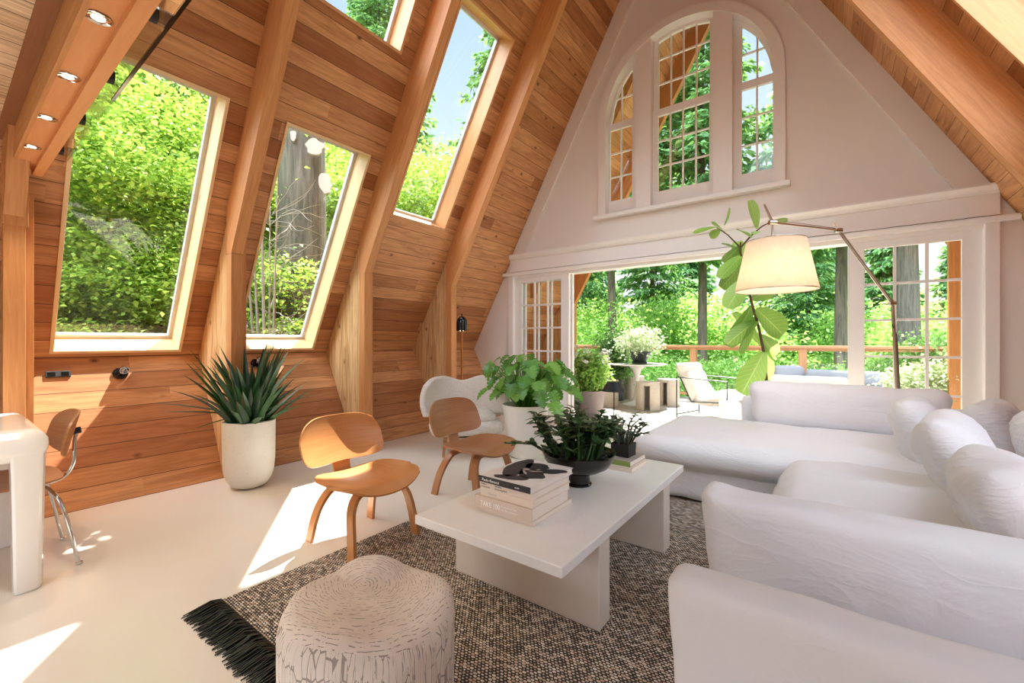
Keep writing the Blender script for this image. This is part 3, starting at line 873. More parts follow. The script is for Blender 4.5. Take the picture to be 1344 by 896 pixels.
# high leafy boughs of the cedar that filter the sun in front of the second window
def bough(cx, cy, cz, sx, sy, sz, n, L, nm, parent):
    P = rng.uniform(-1, 1, (n, 3))*np.array([sx, sy, sz])+np.array([cx, cy, cz])
    Nn = rng.normal(size=(n, 3))*.5+np.array([0, 0, 1.0]); Tn = rng.normal(size=(n, 3)); Tn[:, 2] *= .3
    Ls = rng.uniform(.6, 1.3, n)*L
    V, F = leaf_quads(P, Tn, Nn, Ls, Ls*.7, rng)
    V -= np.array(parent.location)
    return mobj(nm, np_mesh(nm, V, F, M['maple']), parent)
bough(-4.50, 3.06, 3.95, .56, .50, .30, 1350, .12, 'bough', bt)
tb = MB().tube([(x, y, 6.2), (-5.6, 3.3, 4.9), (-4.5, 3.1, 4.0)], [.07, .05, .02], 8)
tb.v = [(a-bt.location[0], b-bt.location[1], c-bt.location[2]) for a, b, c in tb.v]
tb.build('branch', M['bark_grey'], bt, True)
for (x, y, z, s_) in ((-15, 11, 2.5, .9), (-10.5, 13.5, -.5, .9)):
    tree('fir_tree', 'tall fir up the bank, seen through the high windows' , (x, y, z), 'big', 'fir', s_, 0, 'firs up the bank')

# ------------------------------------------------------------------ soft forms
def cushion(half, r, bulge=(0, 0, 0), n=14, wr=.006, ws=6, seed=0, taper=None):
    """rounded box grid with bulging faces and soft wrinkles"""
    vs = {}; V = []; F = []
    hx, hy, hz = half
    def key(p): return tuple(round(c*1000) for c in p)
    def shape(p):
        q = Vector((p[0]*hx, p[1]*hy, p[2]*hz))
        inn = Vector((max(-hx+r, min(hx-r, q.x)), max(-hy+r, min(hy-r, q.y)), max(-hz+r, min(hz-r, q.z))))
        d = q-inn
        if d.length > 1e-9: q = inn+d.normalized()*r
        bx, by, bz = bulge
        kx, ky, kz = 1-p[0]**2, 1-p[1]**2, 1-p[2]**2
        q.x += bx*p[0]*ky*kz; q.y += by*p[1]*kx*kz; q.z += bz*p[2]*kx*ky
        if taper: q = Vector(taper(q))
        s_ = Vector((seed*3.1, seed*1.7, 0))
        w = noise.noise(q*ws+s_)*wr+noise.noise(q*ws*2.7+s_)*wr*.5
        dd = Vector((p[0]*.6, p[1]*.6, p[2])).normalized()
        return q+dd*w
    m = [max(6, int(n*h/max(half))) for h in half]
    def face(ax, sg):
        a, b = [k for k in range(3) if k != ax]
        na, nb = m[a], m[b]
        idx = {}
        for i in range(na+1):
            for j in range(nb+1):
                p = [0, 0, 0]; p[ax] = sg
                # denser near the edges
                p[a] = sin((i/na-.5)*pi) if False else (2*i/na-1); p[b] = 2*j/nb-1
                k = key(p)
                if k not in vs: vs[k] = len(V); V.append(tuple(shape(p)))
                idx[i, j] = vs[k]
        flip = (sg > 0) == (ax != 1)
        for i in range(na):
            for j in range(nb):
                f = (idx[i, j], idx[i+1, j], idx[i+1, j+1], idx[i, j+1])
                F.append(f if flip else f[::-1])
    for ax in range(3):
        for sg in (-1, 1): face(ax, sg)
    return V, F
def soft(name, half, r, c, mat, parent=None, rot=(0, 0, 0), **kw):
    V, F = cushion(half, r, **kw)
    m_ = T(*c) @ Matrix.Rotation(rot[2], 4, 'Z') @ Matrix.Rotation(rot[1], 4, 'Y') @ Matrix.Rotation(rot[0], 4, 'X')
    mb = MB().add(V, F, 0, m_)
    o = mb.build(name, mat, parent, True, angle=180)
    return o
def seam(name, pts, mat, parent, r=.004):
    return MB().tube(pts, r, 6).build(name, mat, parent, True)

# ------------------------------------------------------------------ sofa
sf = thing('sectional_sofa', 'white slipcovered L-shaped sectional sofa with deep seats on the rug', 'sofa', (0, 3, 0), world=True)
L_ = M['linen']
# chaise along the far side
soft('base', (1.12, .60, .15), .05, (.02, 3.80, .165), L_, sf, wr=.012, ws=5, n=36)
soft('seat_cushion', (1.20, .63, .10), .085, (.0, 3.76, .345), L_, sf, wr=.012, ws=4, bulge=(.03, .02, .05), n=40, seed=2)
# long seat towards the camera
soft('base', (.70, .72, .15), .04, (.52, 2.45, .165), L_, sf, wr=.012, ws=5, n=30, seed=3)
soft('seat_cushion', (.76, .70, .10), .085, (.55, 2.45, .355), L_, sf, wr=.012, ws=4, bulge=(.03, .02, .05), n=34, seed=4)
# far back and its bolster
soft('backrest', (.95, .09, .32), .05, (.29, 4.50, .33), L_, sf, wr=.008, ws=4, n=34, seed=5)
# side back by the right wall
soft('backrest', (.09, 1.42, .31), .06, (1.17, 3.10, .33), L_, sf, wr=.008, ws=4, n=34, seed=6)
# near arm
def arm_taper(q):
    k = max(0, (q.z)/.3)
    return (q.x-(.03*k if q.x < 0 else 0), q.y*(1+.25*k), q.z+(.02 if q.x < -.7 and q.z > 0 else 0)*max(0, (-q.x-.7)/.15))
soft('arm', (.80, .075, .31), .04, (.46, 1.66, .32), L_, sf, wr=.008, ws=4.5, bulge=(0, .02, .0), n=60, seed=7, taper=arm_taper)

def shell_pts(u, v, e=3.2):
    """square -> superellipse disc"""
    a, b = 2*u-1, 2*v-1
    x = a*sqrt(max(0, 1-b*b/2)); y = b*sqrt(max(0, 1-a*a/2))
    r = math.hypot(x, y); 
    if r < 1e-6: return 0, 0
    c, s_ = abs(x/r), abs(y/r)
    k = (c**e+s_**e)**(-1/e)
    return x*k, y*k
def pillow_obj(name, label, c, size, rot, mat, seed, group):
    """loose cushion: two puffed faces with pinched corners; origin at its base"""
    w, h, th = size
    mb = MB(); n = 34
    def f(sgn):
        def g(u, v):
            a, b = sin((u-.5)*pi), sin((v-.5)*pi)
            k = max(0, 1-a*a)*max(0, 1-b*b)
            pin = 1-.09*(1-(a*a*b*b))*(a*a+b*b-a*a*b*b)
            px_, pz_ = shell_pts((a+1)/2, (b+1)/2, 3.4); x = px_*w; z = pz_*h
            y = sgn*th*k**.42
            q = Vector((x, y, z)); kk = k**.25
            fold = (1-abs(noise.noise(Vector((a*1.3+seed, b*3.2, seed)))*2.2))
            y += sgn*kk*(noise.noise(q*6+Vector((seed, 0, sgn)))*.022+max(0, fold-.5)**2*.03+noise.noise(q*19+Vector((seed, 0, 0)))*.004)
            z -= .05*(1-a*a)*max(0, b)**2
            return (x, y, z)
        return g
    mb.grid(f(1), n, n); mb.grid(lambda u, v: f(-1)(1-u, v), n, n)
    t_ = Matrix.Rotation(rot[2], 4, 'Z') @ Matrix.Rotation(rot[0], 4, 'X') @ Matrix.Rotation(rot[1], 4, 'Y')
    mb.v = [tuple(t_ @ Vector(p)) for p in mb.v]
    o = mb.build(name, mat, None, True, angle=180); o.location = c
    bm = bmesh.new(); bm.from_mesh(o.data); bmesh.ops.remove_doubles(bm, verts=bm.verts, dist=.0004); bm.to_mesh(o.data); bm.free()
    o.data.polygons.foreach_set('use_smooth', [True]*len(o.data.polygons))
    return tag(o, label, 'cushion', group)
# bolster on the far seat
b_ = soft('bolster_cushion', (.60, .12, .175), .10, (0, 0, 0), L_, None, rot=(radians(-9), 0, radians(-1)), wr=.012, ws=5, bulge=(0, .03, .02), n=40, seed=9,
          taper=lambda q: (q.x+.05*max(0, q.z/.17)*(1 if q.x > 0 else -1), q.y, q.z+.012*abs(q.x/.6)**3*(1 if q.z > 0 else 0)))
b_.location = (.06, 4.24, .62)
tag(b_, 'long white back cushion leaning along the far side of the sofa', 'cushion')
PG = 'loose white cushions along the sofa back'
pillow_obj('cushion', 'loose white cushion farthest back in the front row, beside the long back cushion', (.44, 3.52, .615), (.27, .235, .13), (radians(-20), 0, radians(80)), M['linen_soft'], 1, PG)
pillow_obj('cushion', 'loose white cushion in the middle of the front row of three', (.49, 2.88, .60), (.33, .25, .125), (radians(-24), 0, radians(78)), M['linen_soft'], 2, PG)
pillow_obj('cushion', 'loose white cushion nearest the sofa arm in front of the row', (.50, 2.22, .565), (.34, .225, .13), (radians(-24), 0, radians(84)), M['linen_soft'], 3, PG)
pillow_obj('cushion', 'white cushion at the back corner behind the front row', (.86, 4.10, .60), (.30, .20, .13), (radians(-18), 0, radians(70)), M['linen_soft'], 4, PG)
pillow_obj('cushion', 'white cushion cut by the right edge of the photo, behind the front row', (.90, 3.35, .60), (.30, .22, .12), (radians(-14), 0, radians(85)), M['linen_soft'], 5, PG)

# armchair whose side fills the lower right corner
ac = thing('slipcovered_armchair', 'white slipcovered armchair in the lower right corner with its arm towards the camera', 'armchair', (.4, 1.3, 0), world=True)
soft('arm', (.68, .058, .31), .035, (.40, 1.035, .315), L_, ac, wr=.006, ws=4, bulge=(0, .012, 0), n=60, seed=12, taper=lambda q: (q.x-(.02*max(0, q.z/.3) if q.x < 0 else 0), q.y, q.z))
soft('seat', (.62, .22, .19), .06, (.42, 1.31, .195), L_, ac, wr=.01, ws=4, n=30, seed=13)
soft('backrest', (.08, .27, .34), .06, (1.06, 1.27, .34), L_, ac, wr=.01, ws=4, n=20, seed=14)

# ------------------------------------------------------------------ rug
rg = thing('woven_rug', 'flecked black and cream woven rug with black fringe under the coffee table', 'rug', (-1, 2, 0), world=True)
mbr = MB()
nx, ny = 50, 60
def rugf(u, v):
    x = -2.16+2.5*u; y = .75+3.05*v
    return (x+.012*fbm((x*.3, y, 0), 1.2), y+.010*fbm((x, y*.3, 5), 1.2), .010+.002*fbm((x, y, 0), 3))
mbr.grid(rugf, nx, ny, uvscale=(2.5, 3.05))
mbr.build('pile', M['rug'], rg, True, angle=180)
MB().box((-2.15, .76, .001), (.33, 3.79, .007), 0).build('backing', M['black'], rg)
fr = MB()
for k in range(1000):
    x = -2.165+2.5*(k+.5)/1000+random.uniform(-.006, .006)
    l = random.uniform(.10, .15); dx = random.uniform(-.03, .02)
    z0 = random.uniform(.004, .02)
    pts = [(x, .765, .009), (x+dx*.3, .765-l*.35, z0+.006), (x+dx, .765-l, .004)]
    fr.tube(pts, [.0034, .0042, .0022], 4)
fo = fr.build('fringe', M['black'], rg, True); fo['kind'] = 'stuff'

# ------------------------------------------------------------------ coffee table
ct = thing('coffee_table', 'low white rectangular coffee table on two slab legs, standing on the rug', 'coffee table', (-1.08, 1.97, .012), world=True)
MB().box((-1.445, 1.245, .36), (-.715, 2.72, .40), 1).build('tabletop', M['table_stone'], ct, bevel=.004)
MB().box((-1.50, 1.555, .012), (-.725, 1.655, .36), 0).build('slab_leg', M['table_leg'], ct, bevel=.004)
MB().box((-1.43, 2.335, .012), (-.715, 2.44, .36), 0).build('slab_leg', M['table_leg'], ct, bevel=.004)

# ------------------------------------------------------------------ books
def text_part(txt, size, mat, parent, loc, rot, name='title', ext=.0004, sx=1.0):
    cu = bpy.data.curves.new(name, 'FONT'); cu.body = txt; cu.size = size; cu.extrude = ext; cu.align_x = 'LEFT'; cu.resolution_u = 3
    o = bpy.data.objects.new(name, cu); C.objects.link(o)
    dg = bpy.context.evaluated_depsgraph_get()
    me = bpy.data.meshes.new_from_object(o.evaluated_get(dg)); me.materials.clear(); me.materials.append(mat)
    bpy.data.objects.remove(o)
    me.transform(Matrix.Diagonal((sx, 1, 1, 1)))
    q = bpy.data.objects.new(name, me); C.objects.link(q); q.parent = parent; q.location = loc; q.rotation_euler = rot
    return q
def book(label, c, w, d, h, rz, cov, spine=None, pages='paper', group=None):
    """spine on the local -Y side; w along x, d along y"""
    t = thing('book', label, 'book', c, rz, group)
    k = .0028
    cb = MB().box((-w/2, -d/2, 0), (w/2, d/2, k)).box((-w/2, -d/2, h-k), (w/2, d/2, h))
    cb.build('cover', M[cov], t, bevel=.0008)
    MB().box((-w/2, -d/2-.001, 0), (w/2, -d/2+k, h)).build('spine', M[spine or cov], t, bevel=.0008)
    MB().box((-w/2+.004, -d/2+k, k), (w/2-.004, d/2-.005, h-k)).build('page_block', M[pages], t)
    return t
z = .40
bx, by = -1.10, 1.59
BG = 'books stacked at the near end of the coffee table'
book('thin cream book at the bottom of the near stack on the coffee table', (bx+.0, by+.02, z), .275, .33, .022, .0, 'bk_cream', group=BG); z += .0222
b1 = book('thick beige book with large white title on the spine, in the near stack', (bx-.012, by-.005, z), .30, .31, .054, .01, 'bk_beige', group=BG)
text_part('TAKE 100', .030, M['ink_white'], b1, (-.118, -.1562, .015), (pi/2, 0, 0), sx=.85)
text_part('The Future of Film:', .0105, M['ink_white'], b1, (-.005, -.1562, .029), (pi/2, 0, 0), 'subtitle')
text_part('100 New Directors', .0105, M['ink_white'], b1, (-.005, -.1562, .015), (pi/2, 0, 0), 'subtitle'); z += .0542
b2 = book('cream book with plain spine third from the bottom of the near stack', (bx+.004, by, z), .28, .30, .032, -.01, 'bk_cream', group=BG); z += .0322
text_part('The Interior', .010, M['bk_grey'], b2, (-.10, -.1512, .011), (pi/2, 0, 0))
b3 = book('cream book with small black lettering just below the black spined book', (bx+.002, by+.002, z), .28, .305, .030, .01, 'bk_cream', group=BG); z += .0302
text_part('Modern', .0095, M['ink'], b3, (-.135, -.1538, .017), (pi/2, 0, 0))
text_part('Architecture', .0095, M['ink'], b3, (-.135, -.1538, .006), (pi/2, 0, 0))
text_part('The New', .0095, M['ink'], b3, (-.06, -.1538, .017), (pi/2, 0, 0), 'subtitle')
text_part('Decorating Book', .0095, M['ink'], b3, (-.06, -.1538, .006), (pi/2, 0, 0), 'subtitle')
b4 = book('black spined book with a black and white photograph cover on top of the near stack', (bx+.002, by+.01, z), .275, .345, .026, -.02, 'bk_white', 'bk_black', group=BG)
text_part('Paolo Roversi', .017, M['ink_white'], b4, (-.118, -.1742, .007), (pi/2, 0, 0))
text_part('studio', .010, M['ink_white'], b4, (.06, -.1742, .009), (pi/2, 0, 0), 'subtitle')
# abstract dark and light shapes as the cover photograph
art = MB()
def blob(cx, cy, rx, ry, a, s_, zz):
    n = 22; pts = []
    for k in range(n):
        th = 2*pi*k/n; r = 1+.28*noise.noise(Vector((cos(th)*1.5+s_, sin(th)*1.5, s_)))
        x, y = rx*r*cos(th), ry*r*sin(th)
        pts.append((cx+x*cos(a)-y*sin(a), cy+x*sin(a)+y*cos(a)))
    return pts
for (cx, cy, rx, ry, a, s_) in ((-.065, .02, .055, .135, .25, 1), (-.01, .09, .06, .05, 0, 2), (.04, -.02, .08, .055, -.6, 3), (.0, -.11, .09, .03, .35, 4), (.085, .06, .035, .07, -.9, 5)):
    art.prism(blob(cx, cy, rx, ry, a, s_, 0), 2, .026, .0266)
art.build('cover_picture', M['ink'], b4)
art = MB()
for (cx, cy, rx, ry, a, s_) in ((-.02, .02, .018, .012, .4, 7), (.0, -.02, .03, .006, -.7, 8), (.035, .02, .03, .006, .5, 9)):
    art.prism(blob(cx, cy, rx, ry, a, s_, 0), 2, .0266, .0272)
art.build('cover_highlight', M['bk_grey'], b4)
BG2 = 'books under the black planter at the far end of the coffee table'
b5 = book('cream book lying under the green spined book at the far end of the coffee table', (-1.00, 2.50, .40), .19, .26, .024, -.0, 'bk_cream', group=BG2)
b6 = book('grey book with green spine under the small black planter', (-1.01, 2.52, .4242), .175, .24, .030, -.03, 'bk_grey', 'bk_green', group=BG2)

# ------------------------------------------------------------------ plants
def blade(mb, base, d, up, L, W, bend=.3, fold=.12, shape=None, n=8, m=4, roll=0, uvs=0):
    d = Vector(d).normalized(); up = Vector(up); up = (up-d*up.dot(d))
    up = up.normalized() if up.length > 1e-5 else d.orthogonal().normalized()
    if roll: up = Matrix.Rotation(roll, 3, d) @ up
    sd = d.cross(up); base = Vector(base)
    sh = shape or (lambda t: sin(pi*min(1, t*.98+.01))**.7)
    def f(u, v):
        b = 2*v-1; w = sh(u)*W/2
        p = base+d*(L*u*(1-.25*bend*u))-up*(bend*L*u*u*.6)+sd*(b*w)+up*(abs(b)*w*fold*2)
        return tuple(p)
    mb.grid(f, n, m, uvscale=(1, 1) if uvs else (L, W))
def pot_obj(name, prof, c, mat, parent, soil_z=None, soil_r=None):
    o = MB().lathe(prof, c, 64).build(name, mat, parent, True, angle=50)
    if soil_z is not None:
        MB().lathe([(.0001, soil_z+.006), (soil_r, soil_z)], c, 32).build('soil', M['soil'], o, True)
    return o
# big sword-leaved plant in concrete pot
sp = thing('potted_sword_plant', 'dark green sword leaved plant in tall round concrete pot by the plank wall', 'potted plant', (-3.70, 1.50, 0))
R_ = .180
prof = [(.0001, .0), (.075, .004), (.125, .025), (.155, .07), (.172, .13), (R_, .22), (R_+.003, .525), (R_-.012, .53), (R_-.02, .525), (R_-.022, .46)]
pot_obj('pot', prof, (0, 0, 0), M['concrete'], sp, .48, R_-.02)
fm = MB()
def sword(t): return (min(1, t*7+.35))*(1-t**2.6)
for k in range(95):
    a = random.uniform(0, 2*pi); rr = random.uniform(0, .13)
    tilt = random.uniform(.1, 1.0)*(.45+rr*4.4)
    if k % 9 == 0: tilt *= 1.3
    d = (cos(a)*sin(tilt), sin(a)*sin(tilt), cos(tilt))
    L = random.uniform(.36, .74)*(1.0 if tilt < .6 else .82)
    blade(fm, (cos(a)*rr, sin(a)*rr, .48), d, (-cos(a)*cos(tilt), -sin(a)*cos(tilt), sin(tilt)), L, random.uniform(.045, .068), random.uniform(.0, .45), .35, sword, 8, 2)
# a few long outliers to the left
for az, tl, L in ((pi*1.32, 1.25, .62), (pi*1.36, 1.33, .52), (pi*1.22, 1.75, .42), (.5, 1.15, .6)):
    d = (cos(az)*sin(tl), sin(az)*sin(tl), cos(tl)); blade(fm, (0.05*cos(az), .05*sin(az), .56), d, (0, 0, 1), L, .035, .15, .3, sword, 8, 2)
fm.build('leaves', M['snake'], sp, True, angle=60)

# monstera
mx, my = dirpx(690, 4.35)
ms = thing('potted_monstera', 'bushy split leaf plant in tall white pot beside the left glazed door', 'potted plant', (mx, my, 0))
prof = [(.0001, 0), (.15, .0), (.165, .012), (.235, .50), (.237, .52), (.225, .52), (.215, .46)]
pot_obj('pot', prof, (0, 0, 0), M['pot_white'], ms, .47, .215)
lm = MB(); stm = MB()
def monst(t):
    w = sin(pi*min(1, t*.9+.12))**.6*(1-.3*t)
    return w*(1-.6*max(0, sin(t*2*pi*4.6))**3 if t > .12 else 1)
for k in range(120):
    a = random.uniform(0, 2*pi); el = random.uniform(.15, 1.0)
    R2 = random.uniform(.1, .42); H = random.uniform(.2, .60)*(1-.25*(R2/.42))
    tip = Vector((cos(a)*R2, sin(a)*R2, .49+H))
    b0 = Vector((cos(a)*.06, sin(a)*.06, .47))
    midp = (b0+tip)/2+Vector((0, 0, .08))
    stm.tube([b0, midp, tip], [.006, .005, .003], 6)
    L = random.uniform(.12, .18)
    d = Vector((cos(a)*.8, sin(a)*.8, -.65+random.uniform(-.3, .4)))
    blade(lm, tip, d, (random.uniform(-.3, .3)-.1, random.uniform(-.3, .3)-.3, 1), L, L*random.uniform(.8, 1.0), .5, .06, monst, 30, 4, uvs=1)
# low side shoots towards the table
for (dx, dy, h) in ((.38, -.05, .34), (.45, .1, .22), (.30, -.22, .20), (.42, -.18, .10), (.36, .16, .38)):
    tip = Vector((dx, dy, .49+h)); stm.tube([(0.1, 0, .47), (dx*.6, dy*.5, .55+h), tip], [.006, .005, .003], 6)
    blade(lm, tip, (dx, dy, -.35), (0, -.3, 1), .2, .17, .3, .06, monst, 30, 4, uvs=1)
stm.build('stems', M['monstera'], ms, True); lm.build('leaves', M['monstera'], ms, True, angle=60)

# fiddle leaf fig behind the sofa
fx_, fy_ = dirpx(1006, 4.15)
fl_ = thing('fiddle_leaf_fig', 'tall fiddle leaf fig with big veined leaves rising behind the sofa by the lamp shade', 'potted plant', (fx_, fy_, 0))
pot_obj('pot', [(.0001, 0), (.13, 0), (.17, .3), (.18, .34), (.165, .34), (.16, .3)], (0, 0, 0), M['pot_white'], fl_, .31, .16)
tp = []
def fpx(px, py, dd=0):   # local position on the plane through the plant
    d = 4.15+dd; xx, yy = dirpx(px, d); return Vector((xx-fx_, yy-fy_, 1.15-(py-448)/564*d))
trunk = [Vector((0, 0, .31)), fpx(1006, 500), fpx(1003, 465), fpx(996, 430), fpx(986, 395), fpx(980, 360), fpx(972, 332), fpx(972, 318)]
MB().tube(trunk, [.017, .015, .013, .012, .012, .011, .010, .008], 8).build('stem', M['twig'], fl_, True)
MB().tube([fpx(972, 325), fpx(955, 308), fpx(940, 298)], [.008, .006, .004], 6).build('stem', M['twig'], fl_, True)
MB().tube([fpx(972, 325), fpx(985, 310), fpx(1000, 297), fpx(1014, 290)], [.009, .008, .006, .004], 6).build('stem', M['twig'], fl_, True)
def fid(t): return (.42+.58*t**.8)*(sin(pi*min(1, t*.93+.04))**.45 if t < .97 else .42) if t > 0 else .1
FL = [  # base px, tip px, width px, roll, depth offset, tip depth offset
    ((1003, 462), (975, 515), 46, .2, -.02, -.12), ((1000, 455), (966, 408), 30, .3, 0, .1), ((1000, 452), (1012, 500), 40, -.3, .02, .1),
    ((998, 440), (1022, 466), 30, .4, 0, .1), ((992, 405), (1030, 438), 52, .1, 0, -.05), ((994, 420), (955, 448), 34, .5, 0, -.1),
    ((988, 400), (958, 455), 36, -.3, 0, .08), ((986, 392), (1020, 378), 30, .6, .05, .15), ((990, 415), (975, 462), 30, -.8, 0, -.15),
    ((980, 365), (955, 402), 38, .3, 0, -.08), ((975, 345), (948, 378), 32, -.4, 0, .05), ((974, 335), (945, 362), 30, .5, 0, -.1), ((973, 330), (948, 318), 30, .9, .05, .1),
    ((972, 322), (950, 345), 28, -.7, 0, .1), ((985, 312), (970, 300), 26, .8, 0, -.1), ((990, 308), (1000, 302), 26, .3, 0, -.15),
    ((940, 298), (912, 304), 22, .7, 0, -.05), ((945, 302), (932, 310), 18, -.6, 0, 0), ((950, 304), (938, 292), 20, .2, 0, -.2), ((950, 296), (960, 272), 12, .9, 0, .05),
    ((993, 300), (987, 262), 26, .2, 0, -.02), ((1012, 291), (1034, 289), 12, 1.0, 0, -.06), ((976, 350), (968, 316), 30, -.3, .1, .15)]
fm = MB()
for (b, tp_, w, rl, d0, d1) in FL:
    B0 = fpx(*b, d0); T0 = fpx(*tp_, d1); d = T0-B0; L = d.length
    blade(fm, B0, d, (.5, -.7, .35), L*1.04, w/564*3.5, .14, .12, fid, 16, 6, roll=rl, uvs=1)
fm.build('leaves', M['fiddle'], fl_, True, angle=70)

# jade plants
def jade(mb, st, c, R, H, n, L, spread):
    for k in range(n):
        a = random.uniform(0, 2*pi); rr = sqrt(random.random())*R
        b = Vector((c[0]+cos(a)*rr, c[1]+sin(a)*rr, c[2]))
        out = rr/R*spread; h = H*random.uniform(.45, 1)*(1-.25*rr/R)
        tip = b+Vector((cos(a)*out, sin(a)*out, h)); mid = (b+tip)/2+Vector((random.uniform(-.02, .02), random.uniform(-.02, .02), .03))
        st.tube([b, mid, tip], [.007, .005, .003], 6)
        for j in range(8):
            t = .42+.58*j/7; p = b.lerp(mid, t*2) if t < .5 else mid.lerp(tip, t*2-1)
            az = random.uniform(0, 6.28)
            for s2 in (0, pi):
                if random.random() < .12: continue
                dd = (cos(az+s2), sin(az+s2), random.uniform(-.25, .7))
                blade(mb, p, dd, (0, 0, 1), L*random.uniform(.75, 1.25), L*.6, .2, .12, lambda t: sin(pi*min(.98, t*.9+.06))**.6, 4, 2)
bwx, bwy = -1.065, 2.03
bw = thing('bowl_planter', 'wide black footed bowl with leafy jade plant at the middle of the coffee table', 'potted plant', (bwx, bwy, .40))
prof = [(.0001, 0), (.066, 0), (.068, .008), (.060, .015), (.056, .05), (.060, .062), (.11, .075), (.155, .10), (.18, .135), (.19, .165), (.192, .172), (.184, .172), (.17, .14), (.14, .12)]
MB().lathe(prof, seg=72).build('bowl', M['black_gloss'], bw, True, angle=40)
MB().lathe([(.0001, .142), (.172, .135)], seg=32).build('soil', M['soil'], bw, True)
pb = MB()
for k in range(60):
    a = random.uniform(0, 6.28); rr = random.uniform(.05, .165); s_ = random.uniform(.012, .024)
    pr = [(.0001, -s_*.6)]+[(s_*cos(q), s_*.6*sin(q)) for q in (-.8, -.2, .4, 1.0)]+[(.0001, s_*.62)]
    pb.lathe(pr, (cos(a)*rr, sin(a)*rr, .15), 10)
o = pb.build('pebbles', M['pebble'], bw, True); o['kind'] = 'stuff'
j1, s1 = MB(), MB(); jade(j1, s1, (-.0, 0, .155), .13, .28, 52, .052, .11)
for (dx, dy, h) in ((-.24, -.05, .10), (-.22, -.1, .05), (.0, .0, .33), (.05, .02, .31)):
    jade(j1, s1, (dx*.5, dy*.5, .14), .02, h+.05, 3, .045, abs(dx)*1.1)
s1.build('stems', M['jade'], bw, True); j1.build('leaves', M['jade'], bw, True, angle=60)
pl2 = thing('square_planter', 'small square black planter with grey green jade plant on the far books', 'potted plant', (-1.02, 2.53, .4545), -.05)
MB().prism([(-.055, -.055), (.055, -.055), (.055, .055), (-.055, .055)], 2, 0, .075, 2, [[(-.048, -.048), (.048, -.048), (.048, .048), (-.048, .048)]]).build('pot', M['black'], pl2, bevel=.002)
MB().box((-.048, -.048, .0), (.048, .048, .065)).build('soil', M['soil'], pl2)
j2, s2_ = MB(), MB(); jade(j2, s2_, (0, 0, .065), .045, .22, 24, .036, .12)
s2_.build('stems', M['jade2'], pl2, True); j2.build('leaves', M['jade2'], pl2, True, angle=60)

# small black mushroom lamp behind
tl = thing('table_lamp', 'slim black table lamp with cone shade behind the bowl on the coffee table', 'lamp', (-1.12, 2.62, .40))
MB().lathe([(.0001, 0), (.055, 0), (.055, .012), (.008, .016)], seg=40).build('base', M['black'], tl, True)
MB().tube([(0, 0, .014), (0, 0, .47)], .0035, 10).build('pole', M['black'], tl, True)
MB().lathe([(.076, .43), (.045, .487), (.043, .49), (.0001, .491), (.0001, .487), (.041, .486), (.072, .43)], seg=48).build('shade', M['black'], tl, True)

# ------------------------------------------------------------------ stump stool
sx_, sy_ = dirpx(489, 1.235)
def rf(a, z): return 1+.05*noise.noise(Vector((cos(a)*1.6, sin(a)*1.6, z*1.5)))+.012*noise.noise(Vector((cos(a)*9, sin(a)*9, z*2)))
prof = [(.0001, .0), (.22, .0), (.236, .02)]+[(.236, .02+.33*k/12) for k in range(1, 13)]+[(.236-.05*(1-cos(q)), .35+.05*sin(q)) for q in (.4, .8, 1.2)]+[(.19*(1-k/10), .4-.006*(k % 2)) for k in range(10)]+[(.0001, .396)]
st = MB().lathe(prof, seg=110, rf=rf)
st.v = [(x, y, z+(.035*noise.noise(Vector((x*3.5, y*3.5, 2)))+.012*x*4*(-1) + (.03*max(0, 1-((x+.06)**2+(y-.17)**2)/.012)))*(1 if z > .3 else max(0, (z-.1)/.2))) for x, y, z in st.v]
o = st.build('stump_stool', M['stump'], None, True, angle=80); o.location = (sx_, sy_, .02); o.rotation_euler = (0, 0, .6)
tag(o, 'pale weathered tree stump stool at the near corner of the rug', 'stool')

# ------------------------------------------------------------------ moulded plywood lounge chairs
def strip(mb, pts, wdir, w, th):
    """flat bent strip along pts; wdir = width direction"""
    pts = [Vector(p) for p in pts]; wd = Vector(wdir).normalized(); n = len(pts)
    def f(u, v):
        x = u*(n-1); i = min(int(x), n-2); t = x-i
        p = pts[i].lerp(pts[i+1], t)
        return tuple(p+wd*(v-.5)*w)
    mb.grid(f, (n-1)*2, 2, thick=th, uvscale=(.6, w))
def smooth_path(ctrl, n=28):
    P = [Vector(c) for c in ctrl]; P = [P[0]*2-P[1]]+P+[P[-1]*2-P[-2]]
    out = []
    m = len(P)-3
    for k in range(n+1):
        x = k/n*m; i = min(int(x), m-1); t = x-i
        a, b, c, d = P[i:i+4]
        out.append(.5*((2*b)+(c-a)*t+(2*a-5*b+4*c-d)*t*t+(3*b-a-3*c+d)*t**3))
    return out
